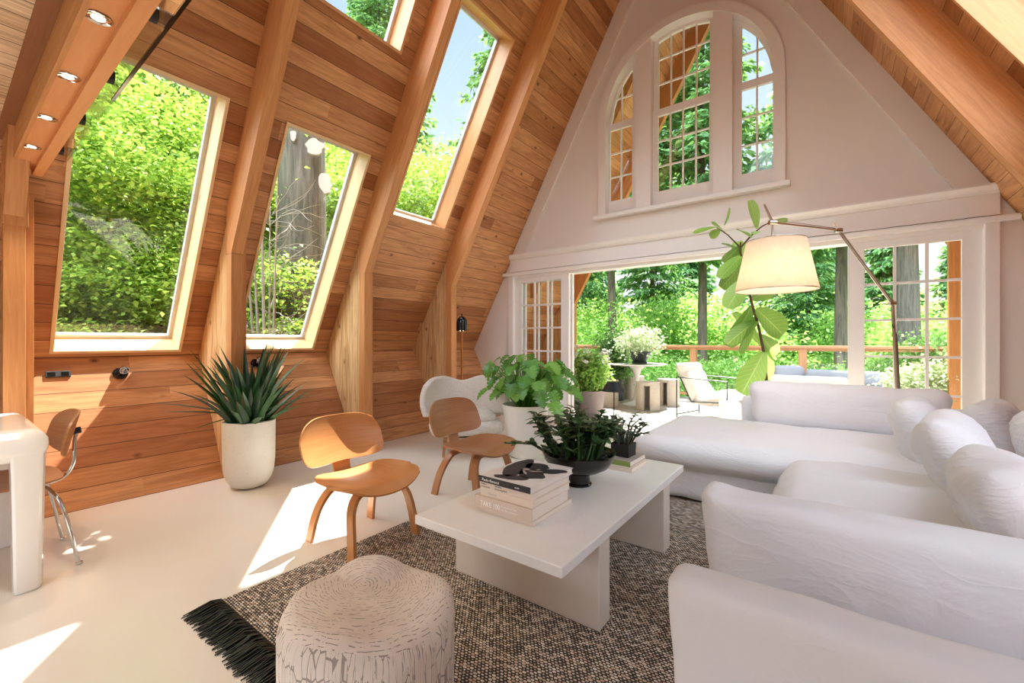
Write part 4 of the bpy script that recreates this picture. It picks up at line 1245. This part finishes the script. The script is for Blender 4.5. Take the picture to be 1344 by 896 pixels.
def plychair(label, loc, rz, mat, group):
    t = thing('plywood_lounge_chair', label, 'chair', loc, rz, group)
    def seatf(u, v):
        a, b = shell_pts(u, v, 2.7)      # a: depth, b: width
        wd = .275*(1+.06*a); x = .03+a*.235; y = b*wd
        z = .368+.03*b*b*1.1 - .018*(1-b*b)
        z += (.012*max(0, a)) - .075*max(0, a-.5)**2*1.6 + .03*max(0, -a-.35)
        z -= .055*max(0, abs(b)-.8)*(1 if a > .2 else 0)
        return (x, y, z)
    MB().grid(seatf, 26, 26, thick=.011, uvscale=(.5, .55)).build('seat', mat, t, True, angle=60)
    def backf(u, v):
        a, b = shell_pts(u, v, 4.2)      # a: height, b: width
        y = b*.268*(1-.20*max(0, a)**1.3); z = .562+a*.132
        z += -.012*b*b*(1 if a < 0 else -.3)
        x = -.238-.38*(z-.45)+.07*b*b+.02*a*a
        return (x, y, z)
    MB().grid(lambda u, v: backf(v, u), 26, 26, thick=.010, uvscale=(.55, .3)).build('backrest', mat, t, True, angle=60)
    # spine
    sp_ = MB(); strip(sp_, smooth_path([(.16, 0, .336), (.0, 0, .328), (-.16, 0, .327), (-.222, 0, .342), (-.245, 0, .39), (-.262, 0, .46), (-.296, 0, .55)]), (0, 1, 0), .11, .012)
    sp_.build('spine', mat, t, True, angle=50)
    # U-shaped legs, front and back
    for nm, xt, xb, hw, yb, ztop in (('rear_legs', -.13, -.235, .15, .215, .318), ('front_legs', .13, .20, .16, .222, .335)):
        for s_ in (-1, 1):
            l = MB()
            pth = smooth_path([(xt, 0, ztop), (xt, s_*hw*.55, ztop+.002), (xt+(xb-xt)*.06, s_*hw*.95, ztop-.015), (xt+(xb-xt)*.3, s_*(hw+.035), ztop-.085), (xt+(xb-xt)*.7, s_*(hw+.052), .13), (xb, s_*yb, .0)], 30)
            strip(l, pth, (1, 0, .0), .058 if nm == 'rear_legs' else .058, .019*s_*-1)
            l.build('leg', mat, t, True, angle=50)
    return t
plychair('orange toned moulded plywood lounge chair nearest the camera, half in sunlight', (-2.175, 1.50, 0), 0.0, M['oak'], None)
plychair('brown moulded plywood lounge chair behind the coffee table, next to the white pot', (-2.16, 2.46, 0), 0.0, M['walnut'], None)

# ------------------------------------------------------------------ boucle easy chair
def easy_chair(loc, rz):
    t = thing('boucle_easy_chair', 'cream boucle easy chair with wide winged back near the plank wall', 'armchair', loc, rz)
    # facing local +x ; back shell
    def bk(u, v):
        a = 2*u-1   # across
        b = v       # up
        top = .735+.045*sin(abs(a)*pi*.95)**2-.02*(1-abs(a))-.11*max(0, abs(a)-.82)*3
        bot = .30+.10*max(0, abs(a)-.45)*1.8
        z = bot+(top-bot)*b
        ww = .43*(1-.18*(1-b)**2*0) 
        y = a*ww*(.86+.14*sin(pi*min(1, b*.8+.12)))
        x = -.27+.40*abs(a)**2.4-.10*(z-.3)/.4
        return (x, y, z)
    mb = MB(); mb.grid(bk, 44, 16, thick=.06)
    o = mb.build('back_shell', M['boucle'], t, True, angle=180)
    sb = o.modifiers.new('sub', 'SUBSURF'); sb.levels = 1; sb.render_levels = 1
    soft('seat_cushion', (.28, .29, .055), .05, (.02, 0, .375), M['boucle'], t, wr=.004, bulge=(.02, .01, .015), n=24, seed=21)
    soft('seat_shell', (.33, .36, .07), .065, (.03, 0, .285), M['boucle'], t, wr=.003, bulge=(.03, .02, .0), n=24, seed=22)
    for (x, y) in ((.24, .24), (.24, -.24), (-.2, .2), (-.2, -.2)):
        MB().tube([(x*.9, y*.9, .25), (x, y, 0)], [.02, .013], 12).build('leg', M['walnut'], t, True)
easy_chair((-3.10, 3.36, 0), radians(-42))

# ------------------------------------------------------------------ floor lamps
fl2 = thing('floor_lamp', 'slim copper floor lamp with small black dome head beside the last post', 'lamp', (-3.62, 3.86, 0))
MB().lathe([(.0001, 0), (.13, 0), (.13, .015), (.012, .02)], seg=40).build('base', M['black'], fl2, True)
MB().tube([(0, 0, .015), (0, 0, 1.33)], .012, 12).build('pole', M['copper'], fl2, True)
MB().lathe([(.068, 1.28), (.068, 1.38), (.06, 1.42), (.035, 1.45), (.008, 1.46), (.006, 1.49), (.0001, 1.49)], seg=40).build('lamp_head', M['black_gloss'], fl2, True)
MB().lathe([(.0001, 1.30), (.055, 1.30), (.05, 1.285), (.0001, 1.285)], seg=24).build('bulb', M['bulb'], fl2, True)

al = thing('arm_floor_lamp', 'large aluminium jointed floor lamp with cream drum shade arching over the sofa', 'lamp', (0, 0, 0))
def apx(px, py, d):
    x, y = dirpx(px, d); return Vector((x, y, 1.15-(py-448)/564*d))
base = apx(1180, 560, 3.55); base.z = 0
al.location = base
def lo_(v): return tuple(Vector(v)-base)
MB().lathe([(.0001, 0), (.19, 0), (.19, .012), (.17, .018), (.02, .02)], seg=48).build('base', M['alu'], al, True)
J1 = apx(1171, 398, 3.50); J2 = apx(1100, 302, 3.28); J3 = apx(1014, 292, 3.1); K = apx(1003, 268, 3.06)
MB().tube([lo_((base.x, base.y, .02)), lo_(apx(1178, 515, 3.54)), lo_(J1+Vector((0, 0, .03)))], [.014, .014, .011], 12).build('pole', M['alu'], al, True)
MB().tube([lo_((base.x, base.y, .1)), lo_(apx(1181, 515, 3.535)), lo_(apx(1177, 440, 3.515)), lo_(apx(1171, 425, 3.5))], .004, 8).build('cable', M['black'], al, True)
am = MB()
off = Vector((.008, .008, .0))
am.tube([lo_(J1+off), lo_(J2+off)], .007, 10); am.tube([lo_(J1-off), lo_(J2-off)], .005, 10)
am.build('lower_arm', M['alu'], al, True)
am = MB(); am.tube([lo_(J2), lo_(J3)], .008, 10); am.tube([lo_(J2+Vector((0, 0, .012))), lo_(J3+Vector((0, 0, .02)))], .003, 8)
am.build('upper_arm', M['alu'], al, True)
for J in (J1, J2, J3):
    MB().tube([lo_(J+Vector((-.02, -.015, 0))), lo_(J+Vector((.02, .015, 0)))], .017, 16).build('joint', M['chrome'], al, True)
MB().tube([lo_(J2), lo_(J2+Vector((-.02, 0, .06)))], .004, 8).build('spring_pin', M['chrome'], al, True)
MB().tube([lo_(K), lo_(J3)], [.006, .010], 10).build('handle', M['alu'], al, True)
sc_ = apx(1018, 348, 3.1)
MB().tube([lo_(J3), lo_(Vector((sc_.x-.02, sc_.y, 1.92))), lo_((sc_.x, sc_.y, 1.87))], [.006, .008, .016], 10).build('shade_holder', M['alu'], al, True)
zb, zt = 1.515, 1.875
sh = MB().lathe([(.262, zb), (.261, zb+.01), (.188, zt)], (sc_.x-base.x, sc_.y-base.y, 0), 64)
sh.f = sh.f[:2*64]; sh.uv = sh.uv[:2*64]
o = sh.build('lamp_shade', M['shade'], al, True); so = o.modifiers.new('sol', 'SOLIDIFY'); so.thickness = .003
rings = MB()
for r_, z_ in ((.262, zb+.003),):
    MB().tube([(sc_.x-base.x+r_*cos(2*pi*k/48), sc_.y-base.y+r_*sin(2*pi*k/48), z_) for k in range(49)], .003, 6).build('lower_ring', M['alu'], o, True)
r_, z_ = .188, zt
rings.tube([(sc_.x-base.x+r_*cos(2*pi*k/48), sc_.y-base.y+r_*sin(2*pi*k/48), z_) for k in range(49)], .003, 6)
for a in (0, 2.09, 4.19):
    rings.tube([(sc_.x-base.x, sc_.y-base.y, zt-.01), (sc_.x-base.x+.187*cos(a), sc_.y-base.y+.187*sin(a), zt)], .002, 6)
rings.build('shade_ring', M['alu'], o, True)
MB().lathe([(.0001, 1.66), (.02, 1.67), (.033, 1.70), (.028, 1.74), (.014, 1.78), (.014, 1.86)], (sc_.x-base.x, sc_.y-base.y, 0), 20).build('bulb', M['bulb'], al, True)
ld = bpy.data.lights.new('shade_light', 'POINT'); ld.energy = 3; ld.color = (1, .88, .72); ld.shadow_soft_size = .04
lo = bpy.data.objects.new('shade_light', ld); C.objects.link(lo); lo.parent = al; lo.location = (sc_.x-base.x, sc_.y-base.y, 1.64)
ld = bpy.data.lights.new('head_light', 'POINT'); ld.energy = 1.2; ld.color = (1, .8, .55); ld.shadow_soft_size = .03
lo = bpy.data.objects.new('head_light', ld); C.objects.link(lo); lo.parent = fl2; lo.location = (0, 0, 1.26)

# ------------------------------------------------------------------ wall fittings
def KP(z, y, d=0):   # point on the knee wall
    t = z/(1.03/kl); return Vector(KL((t, y, d)))
kn = (Vector(KL((0, 0, 1)))-Vector(KL((0, 0, 0)))).normalized()
kup = (Vector(KL((1, 0, 0)))-Vector(KL((0, 0, 0)))).normalized()
def kframe(z, y):
    m_ = Matrix.Identity(4)
    for i in range(3): m_[i][0] = (0, 1, 0)[i]; m_[i][1] = kup[i]; m_[i][2] = kn[i]
    m_.translation = KP(z, y)
    return m_
for (z_, y_, lab) in ((.89, .905, 'round black and chrome wall light under the first sloping window'), (.93, 1.93, 'round black and chrome wall light half hidden by the sword leaved plant')):
    m_ = kframe(z_, y_)
    t = thing('wall_light', lab, 'wall light'); t.matrix_world = m_
    MB().lathe([(.0001, 0), (.048, 0), (.048, .012), (.044, .016), (.0001, .016)], seg=36).build('back_plate', M['black_gloss'], t, True, angle=30)
    MB().tube([(0, 0, .014), (.012, .02, .05)], .006, 10).build('arm', M['chrome'], t, True)
    MB().lathe([(.0001, -.03), (.016, -.03), (.024, .0), (.030, .035), (.027, .035), (.02, .0), (.0001, -.02)], (0, 0, 0), 28, xf=T(.014, .022, .05) @ Matrix.Rotation(.9, 4, 'X')).build('reflector', M['chrome'], t, True)
for (z_, y_, lab) in ((.905, .56, 'black double socket on the plank wall below the first sloping window'), (.955, 3.14, 'black socket box on the plank wall behind the near plywood chair')):
    t = thing('wall_socket', lab, 'socket'); t.matrix_world = kframe(z_, y_)
    MB().box((-.065, -.024, 0), (.065, .024, .012), 0).build('plate', M['black'], t, bevel=.002)
    for s_ in (-1, 1): MB().box((s_*.035-.02, -.015, .012), (s_*.035+.02, .015, .0145), 0).build('outlet', M['black_gloss'], t, bevel=.001)

# ------------------------------------------------------------------ white gloss table and metal legged chair at the left
def rrect(x0, x1, z0, z1, r, n=8):
    p = [(x0, z0)]
    p += [(x0+r-r*cos(pi/2*k/n), z1-r+r*sin(pi/2*k/n)) for k in range(n+1)]
    p += [(x1-r+r*sin(pi/2*k/n), z1-r+r*cos(pi/2*k/n)) for k in range(n+1)]
    p += [(x1, z0)]
    return p
wt = thing('dining_table', 'glossy white moulded table with rounded edges at the left edge of the photo', 'table', (-3.35, -.1, 0), world=True)
TX0, TX1, TY0, TY1, TZ = -3.80, -2.93, -.95, .335, .745
V, F = cushion(((TX1-TX0)/2, (TY1-TY0)/2, .075), .07, n=46, wr=0)
MB().add(V, F, 0, T((TX0+TX1)/2, (TY0+TY1)/2, TZ-.075)).build('tabletop', M['trim_gloss'], wt, True, angle=180)
for (x, y) in ((TX1-.07, TY1-.065), (TX0+.07, TY1-.065), (TX1-.07, TY0+.065), (TX0+.07, TY0+.065)):
    def lf(a, z): return 1
    l = MB()
    sxn = 1 if x > -3.3 else -1; syn = 1 if y > 0 else -1
    pl = [(-.045, -.06), (.06, -.06), (.06, .0), (.045, .04), (.0, .055), (-.045, .058)]
    pl = [(sxn*a, syn*b) for a, b in pl]
    if sxn*syn < 0: pl = pl[::-1]
    n = 8; vs = []; 
    for k in range(n+1):
        tt = k/n; s_ = .82+.18*tt+.25*max(0, tt-.8)
        for a, b in pl: vs.append((x+a*s_+sxn*.0, y+b*s_, .69*tt))
    m_ = len(pl)
    fs = [(i*m_+j, i*m_+(j+1) % m_, (i+1)*m_+(j+1) % m_, (i+1)*m_+j) for i in range(n) for j in range(m_)]+[tuple(reversed(range(m_))), tuple(n*m_+j for j in range(m_))]
    l.add(vs, fs, 2).build('leg', M['trim_gloss'], wt, True, bevel=.01, angle=35)

cc = thing('metal_leg_chair', 'brown plywood side chair with chrome tube legs tucked at the white table', 'chair', (-3.35, .22, 0), radians(-90))
def cs_(u, v):
    a, b = shell_pts(u, v, 3.0)
    return (a*.20+.0, b*.24*(1-.05*a), .435+.02*b*b-.03*max(0, a-.4)**2*4+.02*max(0, -a-.5))
MB().grid(cs_, 20, 20, thick=.01, uvscale=(.4, .45)).build('seat', M['walnut'], cc, True, angle=60)
def cb_(u, v):
    a, b = shell_pts(v, u, 3.0)
    z = .66+a*.115
    return (-.205-.25*(z-.55)+.055*b*b, b*.235*(1-.06*a), z)
MB().grid(cb_, 20, 20, thick=.01, uvscale=(.45, .25)).build('backrest', M['walnut'], cc, True, angle=60)
for s_ in (-1, 1):
    MB().tube(smooth_path([(.12, s_*.05, .40), (.15, s_*.12, .375), (.17, s_*.19, .28), (.20, s_*.215, .0)], 20), .009, 10).build('leg', M['chrome'], cc, True)
    MB().tube(smooth_path([(-.10, s_*.05, .40), (-.14, s_*.12, .39), (-.18, s_*.20, .30), (-.235, s_*.23, .0)], 20), .009, 10).build('leg', M['chrome'], cc, True)
    MB().tube([(-.236, s_*.231, .0), (-.234, s_*.23, .012)], .015, 12).build('glide', M['chrome'], cc, True)
MB().tube(smooth_path([(.12, 0, .40), (-.1, 0, .395), (-.2, 0, .41), (-.245, 0, .48), (-.25, 0, .60), (-.262, 0, .67)], 24), .009, 10).build('back_support', M['chrome'], cc, True)
MB().tube([(-.275, 0, .66), (-.235, 0, .655)], .018, 12).build('shock_mount', M['black'], cc, True)

# ------------------------------------------------------------------ deck furniture
tx, ty = dirpx(836, 8.0)
DZ = -.02
tt = thing('tulip_table', 'round white pedestal table on the deck beyond the opening', 'table', (tx, ty, DZ))
MB().lathe([(.0001, 0), (.27, 0), (.27, .012), (.20, .03), (.09, .07), (.05, .16), (.042, .35), (.05, .55), (.09, .66), (.16, .71), (.17, .725)], seg=56).build('pedestal', M['trim_gloss'], tt, True)
MB().lathe([(.0001, .725), (.45, .725), (.52, .745), (.525, .755), (.52, .76), (.0001, .76)], seg=72).build('tabletop', M['trim_gloss'], tt, True)
bp = thing('potted_bush', 'variegated bush in a grey bowl standing on the round white table', 'potted plant', (tx+.05, ty, DZ+.76))
pot_obj('pot', [(.0001, 0), (.13, 0), (.14, .03), (.11, .05), (.13, .07), (.2, .21), (.21, .23), (.19, .23)], (0, 0, 0), M['pot_black'], bp, .17, .17)
def small_bush(rx, ry, rz, n_cl, per, L, mat, parent, zc, nm='foliage', loc=(0, 0, 0)):
    me = broad_crown(nm, mat, n_cl, per, rx, ry, rz, L, rng, .8, False, zc, .16)
    return mobj(nm, me, parent, loc)
small_bush(.36, .36, .17, 40, 60, .05, M['varieg'], bp, .42)
def stool(px, d, lab, rot):
    x, y = dirpx(px, d)
    # C-shaped drum with a slot
    n = 40; R1, R2 = .20, .13; g = .28
    a = [g+(2*pi-2*g)*k/n for k in range(n+1)]
    poly = [(R1*cos(q), R1*sin(q)) for q in a]+[(R2*cos(q), R2*sin(q)) for q in reversed(a)]
    t = thing('concrete_stool', lab, 'stool', (x, y, DZ), rot, 'concrete stools round the white table')
    MB().prism(poly, 2, 0, .42, 2).build('drum', M['stool_concrete'], t, bevel=.004)
    poly2 = [(R1*cos(q), R1*sin(q)) for q in [2*pi*k/n for k in range(n)]]
    MB().prism(poly2, 2, .42, .47, 2).build('seat', M['stool_concrete'], t, bevel=.006)
stool(850, 7.45, 'round concrete stool nearest the house at the white table', radians(-75))
stool(797, 7.9, 'round concrete stool left of the white table', radians(200))
stool(877, 8.0, 'round concrete stool right of the white table, slot facing the house', radians(-95))
stool(832, 8.75, 'round concrete stool behind the white table pedestal', radians(60))
# lounge chair: black tube frame with puffy white sling
lx, ly = dirpx(932, 6.6)
lc = thing('outdoor_lounge_chair', 'dark metal framed lounge chair with puffy white cushion on the deck', 'chair', (lx, ly, DZ), radians(-16))
fr_ = MB(); r_ = .011
for s_ in (-1, 1):
    y = s_*.33
    fr_.tube([(-.36, y, 0), (-.36, y, .62), (.42, y, .60), (.42, y, 0)], r_, 8)
    fr_.tube([(-.30, y, .62), (-.12, y, .26), (.42, y, .30)], r_, 8)
for (x, z_) in ((-.36, .62), (.42, .04), (-.36, .04), (-.12, .26), (.42, .30)):
    fr_.tube([(x, -.33, z_), (x, .33, z_)], r_, 8)
fr_.build('frame', M['frame_green'], lc, True)
pth = smooth_path([(-.40, 0, .82), (-.30, 0, .62), (-.14, 0, .34), (.02, 0, .27), (.25, 0, .33), (.46, 0, .36)], 40)
def cu(sg):
    def f(u, v):
        x = u*40; i = min(int(x), 39); t = x-i; p = pth[i].lerp(pth[i+1], t)
        tn = (pth[min(i+1, 40)]-pth[max(i-1, 0)]).normalized(); nn = Vector((-tn.z, 0, tn.x))
        k = max(0, 1-(2*v-1)**6)**.5*(max(0, 1-(2*u-1)**12))**.5
        puff = .075*k*(1+.35*abs(sin(u*pi*7)))
        p = p+nn*(.02+sg*puff)+Vector((0, (v-.5)*.6, 0))+nn*.01*noise.noise(Vector((u*9, v*5, 0)))
        return tuple(p)
    return f
MB().grid(cu(1), 60, 16).grid(lambda u, v: cu(-1)(1-u, v), 60, 16).build('cushion', M['linen2'], lc, True, angle=180)
# grey chair and sofa further right, low white fire table
gx, gy = dirpx(1046, 7.4)
g1 = thing('outdoor_armchair', 'grey cushioned outdoor armchair with thin dark frame by the railing', 'chair', (gx, gy, DZ), radians(-60))
soft('back_cushion', (.08, .26, .20), .06, (-.28, 0, .54), M['grey_cush'], g1, rot=(0, radians(-12), 0), n=16, wr=.005)
soft('seat_cushion', (.28, .27, .07), .05, (.0, 0, .36), M['grey_cush'], g1, n=16, wr=.005)
f_ = MB()
for s_ in (-1, 1): f_.tube([(-.32, s_*.31, 0), (-.32, s_*.31, .58), (.3, s_*.31, .56), (.3, s_*.31, 0)], .011, 8); f_.tube([(-.32, s_*.31, .27), (.3, s_*.31, .27)], .011, 8)
f_.tube([(-.32, -.31, .27), (-.32, .31, .27)], .011, 8).tube([(.3, -.31, .27), (.3, .31, .27)], .011, 8)
f_.build('frame', M['black'], g1, True)
gx, gy = dirpx(1100, 6.9)
g2 = thing('outdoor_sofa', 'low grey outdoor sofa with pale cushions right of the grey armchair', 'sofa', (gx, gy, DZ), radians(-10))
soft('seat_cushion', (.55, .38, .09), .06, (0, 0, .38), M['grey_cush'], g2, n=24, wr=.008)
soft('back_cushion', (.52, .09, .13), .07, (.0, .34, .56), M['grey_cush'], g2, n=24, wr=.008, rot=(radians(-8), 0, 0))
MB().box((-.6, -.4, .06), (.6, .46, .28), 0).build('base', M['stool_concrete'], g2, bevel=.02)
for (x, y) in ((-.55, -.36), (.55, -.36), (-.55, .42), (.55, .42)): MB().box((x-.03, y-.03, 0), (x+.03, y+.03, .07)).build('leg', M['black'], g2)
gx, gy = dirpx(1060, 5.75)
g3 = thing('fire_table', 'low white concrete table just outside the opening behind the sofa', 'table', (gx, gy+.15, DZ), 0)
MB().box((-.42, -.25, .58), (.42, .25, .68), 0).build('tabletop', M['pot_white'], g3, bevel=.01)
MB().box((-.36, -.2, 0), (.36, .2, .58), 0).build('base', M['pot_white'], g3, bevel=.01)
gx, gy = dirpx(958, 5.95)
g4 = thing('garden_cube', 'small bright white garden seat outside the opening beside the lounge chair', 'stool', (gx, gy, DZ), .3)
soft('seat', (.13, .13, .16), .04, (0, 0, .18), M['pot_white'], g4, n=14, wr=.002)
MB().box((-.10, -.10, 0), (.10, .10, .03)).build('foot', M['pot_white'], g4)
# flower pots
px_, py_ = dirpx(772, 6.7)
p1 = thing('potted_hydrangea', 'white flowering bush in a mauve grey pot at the left of the deck opening', 'potted plant', (px_, py_, DZ))
pot_obj('pot', [(.0001, 0), (.17, 0), (.22, .12), (.27, .40), (.28, .42), (.26, .42), (.25, .36)], (0, 0, 0), M['pot_mauve'], p1, .37, .25)
small_bush(.24, .24, .26, 50, 70, .055, M['broad'], p1, .68)
for k in range(14):
    fb = MB()
    a = random.uniform(0, 6.28); c_ = Vector((cos(a)*.28, sin(a)*.28, .72+random.uniform(-.1, .34)))
    for q in range(60):
        d = Vector([random.gauss(0, 1) for _ in range(3)]).normalized(); blade(fb, c_+d*.075, d, (0, 0, 1), .034, .034, .1, 0, None, 2, 2)
    fb.build('flower_head', M['bloom'], p1)
px_, py_ = dirpx(806, 8.6)
p2 = thing('potted_shrub', 'dark green shrub in a charcoal tub behind the left stool', 'potted plant', (px_, py_, DZ))
pot_obj('pot', [(.0001, 0), (.18, 0), (.22, .42), (.23, .44), (.21, .44), (.2, .40)], (0, 0, 0), M['pot_black'], p2, .4, .2)
small_bush(.30, .30, .42, 60, 80, .06, M['needle'], p2, .85)
px_, py_ = dirpx(1222, 5.2)
p3 = thing('flower_trough', 'white flowering shrub in a long grey planter outside the right glazed door', 'potted plant', (px_, py_, DZ), 0)
MB().prism([(-.42, -.18), (.42, -.18), (.42, .18), (-.42, .18)], 2, 0, .52, 0, [[(-.39, -.15), (.39, -.15), (.39, .15), (-.39, .15)]]).build('pot', M['grey_cush'], p3, bevel=.006)
MB().box((-.39, -.15, .02), (.39, .15, .46)).build('soil', M['soil'], p3)
small_bush(.42, .26, .20, 60, 80, .045, M['varieg'], p3, .66)
px_, py_ = dirpx(1251, 4.95)
struct(MB().box((px_-.05, 6.9, -.1), (px_+.05, 7.0, 2.3), 2).build('porch_post', M['fir']))

# ------------------------------------------------------------------ sun, sky, camera
sd = bpy.data.lights.new('sun', 'SUN'); sd.energy = 14; sd.color = (1, .96, .9); sd.angle = radians(.6)
so_ = bpy.data.objects.new('sun', sd); C.objects.link(so_)
dirv = Vector((.174, -.515, -1)).normalized()
so_.rotation_euler = dirv.to_track_quat('-Z', 'Y').to_euler(); so_.location = (-8, 20, 30)

w = bpy.data.worlds.new('sky'); SC.world = w; w.use_nodes = True
nt = w.node_tree; nt.nodes.clear()
out = nt.nodes.new('ShaderNodeOutputWorld'); bg = nt.nodes.new('ShaderNodeBackground')
tc = nt.nodes.new('ShaderNodeTexCoord'); sepn = nt.nodes.new('ShaderNodeSeparateXYZ'); nt.links.new(tc.outputs['Generated'], sepn.inputs[0])
rp = nt.nodes.new('ShaderNodeValToRGB'); el = rp.color_ramp.elements
el[0].position = 0.0; el[0].color = (1, .97, .93, 1); el[1].position = .75; el[1].color = (.36, .58, .86, 1)
e2 = el.new(.22); e2.color = (.80, .90, 1.0, 1)
nt.links.new(sepn.outputs[2], rp.inputs[0])
# unseen bright patch of sky behind the camera, added to fill the room
cl = nt.nodes.new('ShaderNodeMapRange'); cl.inputs[1].default_value = .2; cl.inputs[2].default_value = -.45; cl.inputs[3].default_value = 0; cl.inputs[4].default_value = 1
nt.links.new(sepn.outputs[1], cl.inputs[0])
up = nt.nodes.new('ShaderNodeMapRange'); up.inputs[1].default_value = .1; up.inputs[2].default_value = .6; up.inputs[3].default_value = .0; up.inputs[4].default_value = 1
nt.links.new(sepn.outputs[2], up.inputs[0])
ml = nt.nodes.new('ShaderNodeMath'); ml.operation = 'MULTIPLY'; nt.links.new(cl.outputs[0], ml.inputs[0]); nt.links.new(up.outputs[0], ml.inputs[1])
mx_ = nt.nodes.new('ShaderNodeMix'); mx_.data_type = 'RGBA'; nt.links.new(ml.outputs[0], mx_.inputs[0]); nt.links.new(rp.outputs[0], mx_.inputs[6]); mx_.inputs[7].default_value = (7.9, 9.0, 10.4, 1)
nt.links.new(mx_.outputs[2], bg.inputs[0]); lowr = nt.nodes.new('ShaderNodeMapRange'); lowr.inputs[1].default_value = -.12; lowr.inputs[2].default_value = .04; lowr.inputs[3].default_value = .3; lowr.inputs[4].default_value = .8
nt.links.new(sepn.outputs[2], lowr.inputs[0]); nt.links.new(lowr.outputs[0], bg.inputs[1])
nt.links.new(bg.outputs[0], out.inputs[0])

cam = bpy.data.cameras.new('camera'); co = bpy.data.objects.new('camera', cam); C.objects.link(co)
cam.sensor_width = 36; cam.lens = 36*564/1344; cam.clip_end = 500; cam.clip_start = .02
co.location = (0, 0, 1.15); co.rotation_euler = (pi/2, 0, radians(36.5))
SC.camera = co
SC.view_settings.view_transform = 'Standard'; SC.view_settings.look = 'None'
SC.view_settings.gamma = 1; SC.view_settings.use_curve_mapping = False
SC.view_settings.exposure = .68
SC.cycles.use_denoising = True
SC.cycles.max_bounces = 9; SC.cycles.diffuse_bounces = 6; SC.cycles.transparent_max_bounces = 16; SC.cycles.glossy_bounces = 3
SC.cycles.transmission_bounces = 4
SC.cycles.sample_clamp_indirect = 6
SC.cycles.caustics_reflective = False; SC.cycles.caustics_refractive = False
